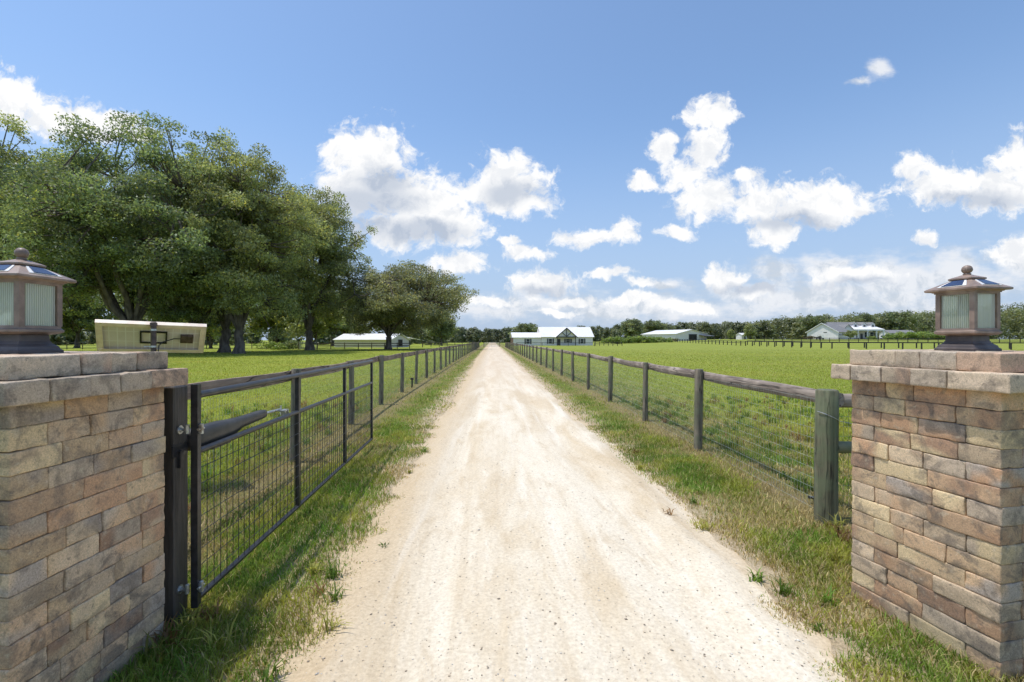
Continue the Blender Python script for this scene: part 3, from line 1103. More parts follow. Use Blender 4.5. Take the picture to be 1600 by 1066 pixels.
# --- low white barn on the left, behind the oaks
bx, by = G(611, 103)
barn = thing('low_barn', 'low white metal barn with a side canopy behind the spreading oak', 'barn', (bx, by, -.1), math.radians(-24) - YAW)
q, r = MB(), MB(); gable(q, r, -17.0, 0, 0, 6.6, -.3, 1.85, 3.2, 'x', .3)
obj('wall', q, M['siding_cream'], barn); obj('roof', r, M['metal_roof'], barn)
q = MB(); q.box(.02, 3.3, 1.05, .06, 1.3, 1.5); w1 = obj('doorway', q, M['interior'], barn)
q = MB(); q.box(.03, 2.58, 1.05, .1, .12, 1.6); q.box(.03, 4.02, 1.05, .1, .12, 1.6); q.box(.03, 3.3, 1.86, .1, 1.56, .12); obj('frame', q, M['dark_trim'], w1)
q = MB(); q.slab([(-6, 6.9, 3.2), (1.2, 6.9, 2.25), (1.2, 11.2, 1.75), (-6, 11.2, 2.6)], .1); cn = obj('canopy_roof', q, M['metal_roof'], barn)
for xx, hh in ((.9, 1.55), (-5.6, 2.3)):
    q = MB(); q.box(xx, 10.9, hh / 2 - .1, .14, .14, hh + .2); obj('canopy_post', q, M['fence_brown'], cn)

# --- horse barn on the right
bx, by, bz = GZ(1080, 200)
b2 = thing('horse_barn', 'pale horse barn with open doorway and lean-to between hedge and woods', 'barn', (bx, by, bz - .3), math.radians(24) - YAW)
q, r = MB(), MB(); gable(q, r, -8.8, 9.2, 0, 22, -.5, 3.1, 5.0, 'y', .5)
obj('wall', q, M['siding_cream'], b2); obj('roof', r, M['metal_roof'], b2)
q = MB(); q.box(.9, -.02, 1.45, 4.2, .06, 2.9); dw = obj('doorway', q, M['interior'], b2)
q = MB(); q.box(.9, -.06, 2.98, 4.7, .1, .22); q.box(-1.3, -.06, 1.45, .2, .1, 2.9); q.box(3.1, -.06, 1.45, .2, .1, 2.9); q.box(1.0, -.04, 1.1, .15, .1, 2.2); obj('frame', q, M['dark_trim'], dw)
q = MB(); q.slab([(4.6, -3.4, 2.25), (10.8, -3.4, 2.25), (10.8, -.1, 2.75), (4.6, -.1, 2.75)], .14); ln = obj('lean_to_roof', q, M['dark_trim'], b2)
for xx in (4.8, 10.5):
    q = MB(); q.box(xx, -3.2, 1.0, .16, .16, 2.5); obj('lean_to_post', q, M['fence_brown'], ln)
q = MB(); q.box(-5.6, -.03, .75, 4.0, .06, 1.5); obj('sliding_door', q, M['white_trim'], b2)

# --- small pump shed
bx, by, bz = GZ(1163, 195)
sh = thing('garden_shed', 'tiny white gabled shed standing alone between two shrubs', 'shed', (bx, by, bz - .1), math.radians(20) - YAW)
q, r = MB(), MB(); gable(q, r, -1.5, 1.5, 0, 3, -.1, 1.9, 2.7, 'x', .2)
obj('wall', q, M['siding'], sh); obj('roof', r, M['metal_roof'], sh)
q = MB(); q.box(.3, -.03, .9, .9, .05, 1.8); obj('door', q, M['dark_trim'], sh)

# --- farmhouse on the rise at the right
bx, by, bz = GZ(1320, 200)
fh = thing('farmhouse', 'large white farmhouse with grey roof, dormers and columned porch on the rise', 'house', (bx, by, bz - .1), -YAW)
K = .281


def fx(u): return (u - 1320) * K


# garage wing: gable end toward the lane, ridge running away to the right
g0 = bpy.data.objects.new('garage_wing', None); COL.objects.link(g0); g0.parent = fh
q, r = MB(), MB(); gable(q, r, -6.1, 6.1, 0, 12, -.3, 3.2, 6.75, 'y', .45)
Rw = Matrix.Translation((fx(1278.5), -2.5, 0)) @ Matrix.Rotation(math.radians(-58), 4, 'Z')
bpy.data.objects.remove(g0)
gw = obj('garage_wing', q, M['siding'], fh); gw.matrix_local = Rw
o = obj('roof', r, M['shingle'], gw)
q = MB()
for s_ in (-1, 1):
    a = Vector((s_ * 6.6, -.48, 3.2 - .28)); b = Vector((0, -.48 - .004 * s_, 7.05))
    d = b - a; q.box(*((a + b) / 2), d.length, .06, .26, M=Matrix.Rotation(-math.atan2(d.z, d.x), 3, 'Y'))
obj('fascia', q, M['white_trim'], gw)
q = MB(); q.box(1.2, -.03, 3.0, 1.3, .06, .3); obj('vent', q, M['dark_trim'], gw)
q = MB(); q.box(.3, -.03, .95, .9, .06, 1.9); obj('door', q, M['white_trim'], gw)
for k in range(4):
    q = MB(); q.box(6.12, 1.6 + k * 1.9, 2.0, .05, 1.2, .5); obj('window', q, M['glass'], gw)
# link with front gable
q, r = MB(), MB(); gable(q, r, fx(1316), fx(1342), 1.5, 10, -.3, 3.1, 6.5, 'y', .35)
lk = obj('link_wing', q, M['siding'], fh); obj('roof', r, M['shingle'], lk)
window(lk, fx(1321.5), 1.7, 1.8, 1.2, 1.5); window(lk, fx(1329), 1.7, 1.8, 1.2, 1.5)
# main block
q, r = MB(), MB(); gable(q, r, fx(1314), fx(1376), 4.5, 13, -.3, 4.4, 7.75, 'x', .4)
mn = obj('main_block', q, M['siding'], fh); obj('roof', r, M['shingle'], mn)
q = MB(); q.slab([(fx(1337), 4.0, 5.7), (fx(1337), 1.0, 4.25), (fx(1386), 1.0, 4.25), (fx(1378), 4.0, 5.7)], -.16)
pr = obj('porch_roof', q, M['metal_roof'], mn)
q = MB(); q.box((fx(1338) + fx(1385)) / 2, 1.15, 4.0, fx(1385) - fx(1338), .25, .35); obj('beam', q, M['white_trim'], pr)
for uu in (1344, 1359, 1373, 1384):
    q = MB(); q.box(fx(uu), 1.2, 1.9, .42, .42, 3.9); q.box(fx(uu), 1.2, 3.75, .6, .6, .15); q.box(fx(uu), 1.2, .25, .6, .6, .3)
    obj('porch_column', q, M['white_trim'], pr)
q = MB(); q.box((fx(1338) + fx(1385)) / 2, 2.6, .12, fx(1385) - fx(1338), 3.4, .3); obj('porch_floor', q, M['fence_brown'], pr)
for uu, ww in ((1349, 1.9), (1367, 1.9), (1375, 1.6)):
    window(mn, fx(uu), 2.1, ww, 2.4, 4.5)
q = MB(); q.box(fx(1358.5), 4.46, 1.4, 1.1, .06, 2.4); obj('door', q, M['dark_trim'], mn)
for uu in (1346, 1360, 1373.5):
    q, r = MB(), MB(); gable(q, r, fx(uu) - .95, fx(uu) + .95, 3.4, 7.0, 5.0, 6.7, 7.55, 'y', .15, .1)
    dm = obj('dormer', q, M['siding'], mn); obj('roof', r, M['shingle'], dm); window(dm, fx(uu), 6.0, .9, 1.1, 3.4)
# low outbuilding behind the farmhouse
bx, by, bz = GZ(1410, 222)
ob = thing('low_outbuilding', 'low grey-roofed outbuilding behind the hedge beside the farmhouse', 'outbuilding', (bx, by, bz), -YAW)
q, r = MB(), MB(); gable(q, r, -6.5, 6.5, 0, 6, -.3, 3.0, 4.4, 'x', .3)
obj('wall', q, M['siding_cream'], ob); obj('roof', r, M['shingle'], ob)


def car(name, label, loc, rz, body_mat, L=4.5, Wd=1.8, H=1.5):
    t = thing(name, label, 'car', loc, rz)
    q = MB()
    prof = [(-L / 2, .35), (-L / 2, .8), (-L * .33, .92), (L * .30, .92), (L / 2 - .1, .85), (L / 2, .6), (L / 2, .35)]
    rings = []
    for y, s_ in ((-Wd / 2, .96), (-Wd / 2 + .1, 1), (Wd / 2 - .1, 1), (Wd / 2, .96)):
        rings.append([(a * s_, y, .35 + (b - .35) * s_) for a, b in prof])
    q.loft(rings); bd = obj('body', q, body_mat, t)
    q = MB()
    prof = [(-L * .40, .93), (-L * .30, H - .04), (L * .06, H), (L * .24, .93)]
    q.loft([[(a, y, b) for a, b in prof] for y in (-Wd / 2 + .16, Wd / 2 - .16)]); cab = obj('cabin', q, M['glass'], t)
    q = MB(); q.slab([(-L * .30, -Wd / 2 + .15, H + .02), (L * .07, -Wd / 2 + .15, H + .03), (L * .07, Wd / 2 - .15, H + .03), (-L * .30, Wd / 2 - .15, H + .02)], .05); obj('roof', q, body_mat, cab)
    for sx in (-1, 1):
        for sy in (-1, 1):
            q = MB(); q.tube([(sx * L * .31, sy * (Wd / 2 - .2), .32), (sx * L * .31, sy * (Wd / 2 + .01), .32)], .32, 18); obj('wheel', q, M['tyre'], t)
    return t


car('parked_car', 'white car parked at the right end of the farmhouse porch', GZ(1384, 192), math.radians(10), M['car_white'], 4.6, 1.85, 1.65)
cx_, cy_, cz_ = GZ(1281, 172)
cart = thing('utility_cart', 'dark utility cart parked on the grass before the farmhouse garage', 'cart', (cx_, cy_, cz_), .2)
q = MB(); q.box(0, 0, .55, 2.4, 1.3, .35); obj('body', q, M['dark_trim'], cart)
q = MB(); q.box(-.75, 0, .95, .9, 1.3, .4); obj('cargo_bed', q, M['fence_far'], cart)
q = MB(); q.box(.25, 0, .9, .5, 1.2, .18); q.box(0.02, 0, 1.15, .12, 1.2, .5); obj('seat', q, M['tyre'], cart)
q = MB(); q.box(.2, 0, 1.82, 1.5, 1.3, .06)
for a in (-.5, .88):
    for s_ in (-.6, .6): q.tube([(a, s_, .7), (a - .05, s_, 1.8)], .03, 6)
obj('canopy', q, M['dark_trim'], cart)
for a in (-.8, .85):
    for s_ in (-.62, .62):
        q = MB(); q.tube([(a, s_ - .1, .3), (a, s_ + .1, .3)], .3, 14); obj('wheel', q, M['tyre'], cart)

# ------------------------------------------------------------------ far fences
def far_fence(label, pts, spacing, post_h, rails, mat, pw=.13, rh=.14, group='field fences', sheet=False):
    t = thing('field_fence', label, 'fence', (0, 0, 0), 0, group)
    seg = [(Vector(a), Vector(b)) for a, b in zip(pts[:-1], pts[1:])]
    pm = MB(); pm.box(0, 0, post_h / 2 - .15, pw, pw, post_h + .3); pmesh = pm.mesh('post'); pmesh.materials.append(mat)
    allp = []
    for a, b in seg:
        n = max(1, int(round((b - a).length / spacing)))
        for i in range(n):
            allp.append(a + (b - a) * i / n)
    allp.append(seg[-1][1])
    q = MB()
    for i, p in enumerate(allp):
        z = tz(p.x, p.y)
        if i < 100:
            o = obj('post', pmesh, mat, t); o.location = (p.x, p.y, z + random.uniform(-.04, .04))
        if i:
            p0 = allp[i - 1]; z0 = tz(p0.x, p0.y); d = p - p0
            a = math.atan2(d.y, d.x); n_ = Vector((math.sin(a), -math.cos(a)))
            for zr in rails:
                c = (p + p0) / 2 + n_ * (pw / 2 + .02)
                vs = []
                for (pp, zz) in ((p0, z0), (p, z)):
                    for s_ in (0, .035):
                        for hh in (-rh / 2, rh / 2):
                            e = pp + n_ * (pw / 2 + .002 + s_)
                            vs.append((e.x, e.y, zz + zr + hh))
                q.add(vs, [(0, 1, 3, 2), (4, 6, 7, 5), (0, 4, 5, 1), (2, 3, 7, 6), (1, 5, 7, 3), (0, 2, 6, 4)])
    obj('rails', q, mat, t)
    return t


far_fence('dark single-rail fence crossing the right field in front of the farmhouse lane', [G(1640, 78), G(1440, 84), G(1300, 90), G(1165, 118)], 2.7, 1.25, (1.18,), M['fence_far'], .17)
far_fence('dark fence running from the right field toward the horse barn hedge', [G(1165, 118), G(1055, 175), G(945, 185)], 2.7, 1.25, (1.18, .75), M['fence_far'], .17)
far_fence('second row of dark posts just behind the right field fence', [G(1640, 86), G(1432, 92.5), G(1300, 99), G(1168, 128)], 3.0, 1.25, (1.18,), M['fence_far'], .17)
far_fence('dark three-rail fence along the foot of the farmhouse rise', [G(1660, 138), G(1450, 142), G(1180, 150)], 2.8, 1.3, (1.2, .8, .4), M['fence_far'], .14)
far_fence('low dark single-rail fence across the front of the ranch house', [G(807, 128), G(929, 126)], 6.5, 1.0, (.93,), M['dark_trim'], .12, .12)
far_fence('short dark fence joining the right corner of the ranch house', [G(930, 132), G(972, 126)], 1.5, 1.2, (1.1, .6), M['fence_far'], .13)
far_fence('pale wire fence with thin posts behind the oak trunks', [G(30, 84), G(250, 86), G(462, 90)], 2.6, 1.3, (1.2, .65), M['fence_brown'], .1, .07)
far_fence('brown two-rail fence in front of the low barn', [G(496, 88), G(560, 86), G(640, 90)], 2.6, 1.2, (1.05, .6), M['fence_brown'], .13)
far_fence('brown two-rail fence between the low barn and the end of the lane', [G(660, 105), G(744, 120)], 2.6, 1.2, (1.1, .6), M['fence_brown'], .13)


def tube_gate(label, a, b, h, mat):
    a = Vector(a); b = Vector(b); d = b - a
    t = thing('tube_gate', label, 'gate', (a.x, a.y, tz(a.x, a.y)), math.atan2(d.y, d.x))
    L = d.length; q = MB()
    for k in range(5):
        q.tube([(0, 0, .15 + (h - .2) * k / 4), (L, 0, .15 + (h - .2) * k / 4)], .03, 6)
    for x in (0, L / 2, L): q.tube([(x, 0, .12), (x, 0, h)], .03, 6)
    obj('tubes', q, mat, t)
    for x in (-.15, L + .15):
        q = MB(); q.tube([(x, 0, -.2), (x, 0, h + .2)], .07, 8); obj('gate_post', q, M['fence_brown'], t)


tube_gate('galvanised tube gate closing the far end of the lane', G(757, 112), G(780, 112), 1.15, M['galv'])
tube_gate('pale tube gate by the shrubs left of the low barn', G(468, 82), G(494, 82), 1.3, M['galv'])
exec_marker = 0

# ------------------------------------------------------------------ trees
def leaf_cloud(centers, radii, counts, size, cols, rg, flat=.7, jitter=.25, aspect=.5, up=.2, py=.07, stretch=.75):
    n = int(counts.sum())
    idx = np.repeat(np.arange(len(centers)), counts)
    d = rg.normal(size=(n, 3)); d /= np.linalg.norm(d, axis=1, keepdims=True)
    rr = rg.uniform(0, 1, n) ** .42
    ax = rg.normal(size=(len(centers), 3)) * np.array([1, 1, .45]); ax /= np.linalg.norm(ax, axis=1, keepdims=True)
    ax = ax[idx]; sv = d + ax * ((ax * d).sum(1) * stretch)[:, None]
    P = centers[idx] + sv * (rr * radii[idx])[:, None] * np.array([1, 1, flat])
    nrm = rg.normal(size=(n, 3)); nrm /= np.linalg.norm(nrm, axis=1, keepdims=True)
    nrm = nrm + d * .5 + np.array([0, 0, up]); nrm /= np.linalg.norm(nrm, axis=1, keepdims=True)
    t = np.cross(nrm, rg.normal(size=(n, 3))); t /= np.linalg.norm(t, axis=1, keepdims=True)
    b = np.cross(nrm, t)
    s = size * rg.uniform(.5, 1.6, n)[:, None]
    fold = nrm * s * .18
    V = np.stack([P - t * s, P + b * s * aspect - fold, P + t * s, P - b * s * aspect - fold], 1).reshape(-1, 3)
    Q = np.arange(n * 4).reshape(-1, 4)
    c = cols[idx] * (1 + rg.normal(0, jitter, n))[:, None].clip(.4, 1.8)
    yel = rg.uniform(0, 1, n) < py
    c[yel] = c[yel] * np.array([1.7, 1.35, .8])
    return V, Q, np.repeat(c, 4, 0)


def make_tree(seed, H, R, th, tr, ncl, per, size, pal, rc=(1.2, 2.2), nlimb=7, low=.0, flat=.7, multi=1, lean=0.0):
    rg = np.random.default_rng(seed)
    hz = (H - th) / 2; cz = th + hz
    # clump centres through an uneven crown
    n = ncl
    d = rg.normal(size=(n * 3, 3)); d /= np.linalg.norm(d, axis=1, keepdims=True)
    lob = vnoise(d * 2.7 + seed * 3.7, seed)
    fr = rg.uniform(.12, 1, n * 3) ** .5 * (.52 + .76 * lob)
    C = d * fr[:, None] * np.array([R, R, hz]) + np.array([0, 0, cz])
    keep = (C[:, 2] > th * (.75 - low)) & ((C[:, 2] > cz - hz * .6) | (rg.uniform(0, 1, n * 3) < .9))
    C = C[keep][:n]
    C[:, 0] += lean * np.clip((C[:, 2] - th * .5) / (H * .5), 0, 1.2)
    rad = rg.uniform(rc[0], rc[1], len(C)) * (.8 + .4 * rg.uniform(0, 1, len(C)))
    cnt = (per * (rad / np.mean(rc)) ** 2).astype(int)
    pal = np.array(pal)
    k = vnoise(C * .16 + 9.1, seed)
    cols = pal[0] * (1 - k)[:, None] + pal[1] * k[:, None]
    cols = cols * rg.uniform(.62, 1.45, len(C))[:, None]
    V, Q, c = leaf_cloud(C, rad, cnt, size, cols, rg, flat)
    crown = np_mesh('crown', V, Q, None, c)
    # limbs
    q = MB()
    trunks = []
    for m_ in range(multi):
        a = 2 * PI * m_ / max(1, multi) + rg.uniform(0, 1)
        lean = .12 * (multi > 1) + .03
        pts = [(0 + math.cos(a) * .25 * (multi > 1), math.sin(a) * .25 * (multi > 1), -.2)]
        for i in range(1, 6):
            f = i / 5
            pts.append((math.cos(a) * lean * th * f * 2 + rg.normal(0, .06), math.sin(a) * lean * th * f * 2 + rg.normal(0, .06), th * f * 1.0))
        r_ = tr if multi == 1 else tr * .65
        q.tube(pts, [r_ * 1.55, r_ * 1.08, r_ * .95, r_ * .9, r_ * .9, r_ * .95], 12)
        trunks.append(Vector(pts[-1]))
    anchors = []
    for li in range(nlimb):
        a = 2 * PI * li / nlimb + rg.uniform(-.3, .3); el = rg.uniform(.25, 1.25)
        base = trunks[li % multi]
        tip = Vector((math.cos(a) * math.cos(el) * R * .72, math.sin(a) * math.cos(el) * R * .72, cz + (math.sin(el) - .35) * hz * .9))
        tip.z = max(tip.z, th + 1)
        pts = []; K = 7
        for i in range(K):
            f = i / (K - 1)
            p = base.lerp(tip, f) + Vector((rg.normal(0, .3), rg.normal(0, .3), hz * .16 * math.sin(PI * f) * (1 if el < .7 else -.3))) * (1 if 0 < i < K - 1 else 0)
            pts.append(p); anchors.append((p, f))
        r0 = tr * .52
        q.tube(pts, [r0 * (1 - .82 * i / (K - 1)) for i in range(K)], 7)
    A = np.array([list(p) for p, f in anchors]); AF = np.array([f for p, f in anchors])
    for i in range(0, len(C)):
        dd = np.linalg.norm(A - C[i], axis=1) + (AF < .2) * 3
        j = int(dd.argmin()); a = Vector(A[j]); b = Vector(C[i])
        if dd[j] < .8: continue
        mid = (a + b) / 2 + Vector(rg.normal(0, .25, 3)); mid.z -= .12 * (b - a).length
        r0 = min(tr * .2, .02 * dd[j] + .02)
        q.tube([a, mid, b], [r0, r0 * .7, r0 * .25], 4, False)
    trunk = q.mesh('trunk'); smooth(trunk, 60)
    return trunk, crown


DARK = [(.150, .215, .100), (.285, .345, .155)]
MID = [(.180, .240, .100), (.360, .400, .155)]
OLIVE = [(.220, .265, .110), (.395, .425, .180)]
DEEP = [(.150, .200, .100), (.250, .290, .140)]
GREY = [(.215, .240, .130), (.340, .355, .190)]
FAR = [(.180, .215, .115), (.290, .320, .155)]


def tree(name, label, u, d, mesh, rz=0.0, sc=1.0, group='oaks on the left lawn', dz=0.0):
    x, y = G(u, d)
    t = thing(name, label, 'tree', (x, y, tz(x, y) + dz), rz, group)
    t.scale = (sc,) * 3 if not hasattr(sc, '__len__') else sc
    obj('trunk', mesh[0], M['bark'], t); obj('crown', mesh[1], M['foliage'], t)
    return t


TA = make_tree(1, 25.5, 13.0, 2.9, .62, 540, 270, .125, DARK, (.8, 1.7), 11, .15, .62)
TB = make_tree(2, 26, 9.5, 2.9, .62, 410, 270, .125, MID, (.8, 1.6), 10, .25, .62)
TC = make_tree(3, 24, 9.0, 2.6, .58, 380, 270, .125, OLIVE, (.8, 1.6), 10, .2, .62)
TE = make_tree(8, 15.6, 11.6, 2.2, .55, 430, 230, .13, GREY, (.9, 1.7), 10, .35, .62, 1, 2.6)
TM = make_tree(5, 12, 6.0, 2.2, .35, 90, 130, .26, MID, (.9, 1.7), 6, .1, multi=3)
TN = make_tree(6, 13, 7.0, 2.6, .40, 100, 130, .28, DEEP, (1.0, 1.8), 6, .1)
tree('oak_tree', 'huge dark oak with wide low limbs behind the left lantern', 205, 53, TA, .4, 1.04)
tree('oak_tree', 'dark oak cut off by the left edge of the photo', -95, 60, TB, 2.0, 1.06)
tree('oak_tree', 'tall oak whose thick trunk stands just right of the solar panel', 350, 62, TB, .0, (1.0, 1.0, 1.06))
tree('oak_tree', 'olive green oak with the nearest flared trunk on the lawn', 373, 57, TC, .7, (1.0, 1.0, 1.10))
tree('oak_tree', 'tall dark oak behind the solar panel with its trunk below it', 305, 60, TA, 3.6, (.75, .75, .98))
tree('oak_tree', 'yellowish oak at the right end of the tall group', 484, 76, TC, 2.6, (1.08, 1.08, 1.2))
tree('oak_tree', 'oak whose crown makes the highest skyline above the left lantern', 50, 64, TB, 4.4, 1.20)
tree('spreading_oak', 'broad grey-green oak leaning over the low white barn', 607, 82, TE, -.05, (1.02, 1.02, 1.0))
tree('oak_tree', 'rounded oak between the tall group and the spreading barn oak', 540, 132, TB, 5.2, (.95, .95, .8))
tree('small_tree', 'multi-stemmed tree behind the pale wire fence', 431, 97, TM, .3, 1.05, 'smaller trees behind the lawn')
tree('small_tree', 'forked tree beside the pale tube gate', 488, 96, TM, 1.7, 1.0, 'smaller trees behind the lawn')
tree('small_tree', 'thin tree standing between the oak trunks and the wire fence', 330, 92, TM, 3.0, .9, 'smaller trees behind the lawn')
tree('small_tree', 'dark tree low behind the left lantern', 120, 98, TN, 1.0, 1.1, 'smaller trees behind the lawn')
tree('small_tree', 'dark round tree behind the left end of the barn', 520, 125, TN, 2.0, 1.1, 'smaller trees behind the lawn')
tree('small_tree', 'dark tree to the right of the barn canopy', 690, 140, TN, 4.0, .78, 'smaller trees behind the lawn')
tree('small_tree', 'dark tree left of the first visible oak trunk', 250, 100, TN, 5.0, 1.15, 'smaller trees behind the lawn')
tree('round_tree', 'dark rounded tree rising behind the left end of the ranch house roof', 820, 190, TN, .5, (.92, .92, .68), 'trees behind the right field')
tree('tall_tree', 'tallest dark tree between the ranch house and the hedge', 986, 240, TN, 1.5, (.95, .95, .92), 'trees behind the right field')
tree('tall_tree', 'second dark tree right of the tallest one behind the hedge', 1024, 246, TN, 3.5, (1.0, 1.0, .85), 'trees behind the right field')
tree('shrub_tree', 'small rounded tree right of the tiny white shed', 1172, 192, TM, .2, (.42, .42, .5), 'trees behind the right field')
tree('shrub_tree', 'thin young tree left of the tiny white shed', 1142, 188, TM, 2.2, (.26, .26, .36), 'trees behind the right field')
tree('small_tree', 'flowering shrub tree in front of the farmhouse link wing', 1329, 190, TM, 4.2, (.35, .35, .3), 'trees behind the right field')
tree('tall_tree', 'high rounded crown in the woods right of the farmhouse', 1400, 262, TN, 5.5, (1.4, 1.4, 1.25), 'trees behind the right field')
tree('tall_tree', 'pointed crown above the farmhouse dormers', 1348, 270, TN, .9, (.9, .9, 1.2), 'trees behind the right field')
tree('tall_tree', 'rounded crown left of the farmhouse garage gable', 1277, 258, TN, 2.9, (1.1, 1.1, 1.08), 'trees behind the right field')


def shrub(name, label, u, d, w, h, seed, pal, n=26, per=90, size=.10, dep=None, cat='shrub'):
    rg = np.random.default_rng(seed)
    x, y = G(u, d)
    dep = dep or w
    C = np.stack([rg.uniform(-w / 2, w / 2, n), rg.uniform(-dep / 2, dep / 2, n), rg.uniform(.2, .8, n) * h], 1)
    C[:, 2] *= (1 - .4 * (np.abs(C[:, 0]) / (w / 2)) ** 3)
    rad = rg.uniform(.25, .42, n) * h
    pal = np.array(pal); k = rg.uniform(0, 1, n)[:, None]
    V, Q, c = leaf_cloud(C, rad, np.full(n, per), size, pal[0] * (1 - k) + pal[1] * k, rg, .9)
    V[:, 2] = np.maximum(V[:, 2], .01)
    t = thing(name, label, cat, (x, y, tz(x, y)), -YAW)
    obj('leaves', np_mesh('leaves', V, Q, None, c), M['foliage'], t)
    q = MB()
    for i in range(0, n, 2):
        q.tube([(C[i, 0] * .6, C[i, 1] * .6, -.1), tuple(C[i])], [.03, .01], 4, False)
    obj('stems', q, M['bark'], t)


LIME = [(.19, .29, .06), (.28, .36, .09)]
shrub('shrub', 'bright green mounded shrub in front of the pale wire fence', 428, 82, 4.2, 1.4, 1, LIME, 30, 90, .12)
shrub('shrub', 'dark shrub beside the pale tube gate', 456, 84, 2.6, 1.6, 2, DARK, 20, 90, .12)
shrub('hedge', 'long bright green hedge left of the horse barn', 995, 178, 27, 2.6, 3, LIME, 150, 70, .28, 6, 'hedge')
shrub('hedge', 'bright green hedge right of the farmhouse', 1440, 185, 29, 3.0, 4, LIME, 150, 70, .28, 5, 'hedge')
shrub('shrub', 'small reddish shrub below the garage gable', 1265, 190, 2.6, 1.5, 5, [(.10, .10, .04), (.16, .11, .06)], 18, 60, .15)
shrub('shrub', 'low green shrub by the farmhouse porch steps', 1362, 194, 2.6, 1.3, 6, LIME, 18, 60, .15)
shrub('shrub', 'pale bush at the left foot of the horse barn wall', 1052, 186, 3.4, 1.4, 7, GREY, 18, 60, .18)


def woods(name, label, band, n, hfun, seed, pal, size=.46, clumps=26, per=30):
    """a far wood that reads as one mass"""
    rg = np.random.default_rng(seed)
    C = []; R_ = []; K = []
    pal = np.array(pal)
    for i in range(n):
        u = rg.uniform(band[0], band[1]); d = rg.uniform(band[2], band[3])
        x, y = G(u, d); z = tz(x, y)
        h = hfun(u) * rg.uniform(.72, 1.12) * d / F
        w = h * rg.uniform(.28, .42)
        tone = rg.uniform(.75, 1.2); kk = rg.uniform()
        for j in range(clumps):
            a = rg.uniform(0, 2 * PI); zz = rg.uniform(.04, 1) ** .8
            rr = w * math.sqrt(rg.uniform()) * (1 - .55 * max(0, zz - .5) * 2)
            C.append((x + rr * math.cos(a), y + rr * math.sin(a), z + h * zz - .6)); R_.append(rg.uniform(.10, .17) * h)
            K.append((pal[0] * (1 - kk) + pal[1] * kk) * tone * rg.uniform(.85, 1.15))
    C = np.array(C); R_ = np.array(R_); K = np.array(K)
    V, Q, c = leaf_cloud(C, R_, np.full(len(C), per), size, K, rg, .8, .13, .6, .8, .02)
    V[:, 2] = np.maximum(V[:, 2], terrain(V[:, 0], V[:, 1]) + .02)
    o = obj(name, np_mesh(name, V, Q, None, c), M['foliage'])
    tag(o, label, 'woods', None, 'stuff')


top_r = lambda u: np.interp(u, [930, 960, 1010, 1060, 1120, 1180, 1230, 1280, 1340, 1400, 1470, 1560, 1700], [18, 22, 25, 25, 25, 27, 33, 36, 37, 41, 44, 50, 54])
woods('woods', 'green woods along the horizon behind the right field and farmhouse', (1170, 1760, 262, 330), 190, top_r, 21, FAR)
woods('woods', 'darker woods along the horizon between the ranch house and horse barn', (925, 1190, 270, 340), 110, top_r, 22, [(.140, .175, .105), (.220, .250, .140)])
woods('woods', 'dark distant woods closing the end of the lane', (655, 935, 270, 340), 120, lambda u: 22.0, 23, [(.120, .150, .095), (.190, .215, .125)])
woods('woods', 'shaded woods seen through the gaps between the oak trunks', (-420, 690, 150, 230), 150, lambda u: 34.0, 24, [(.120, .155, .080), (.220, .245, .115)], .5)

# ------------------------------------------------------------------ grass
def pillar_mask(x, y):
    m = np.zeros(len(x), bool)
    for (cx, cy, _), rz in ((topR, rzR), (topL, rzL)):
        dx, dy = x - cx, y - cy
        a = dx * math.cos(rz) + dy * math.sin(rz); b = -dx * math.sin(rz) + dy * math.cos(rz)
        m |= (np.abs(a) < .40) & (np.abs(b) < .40)
    return m


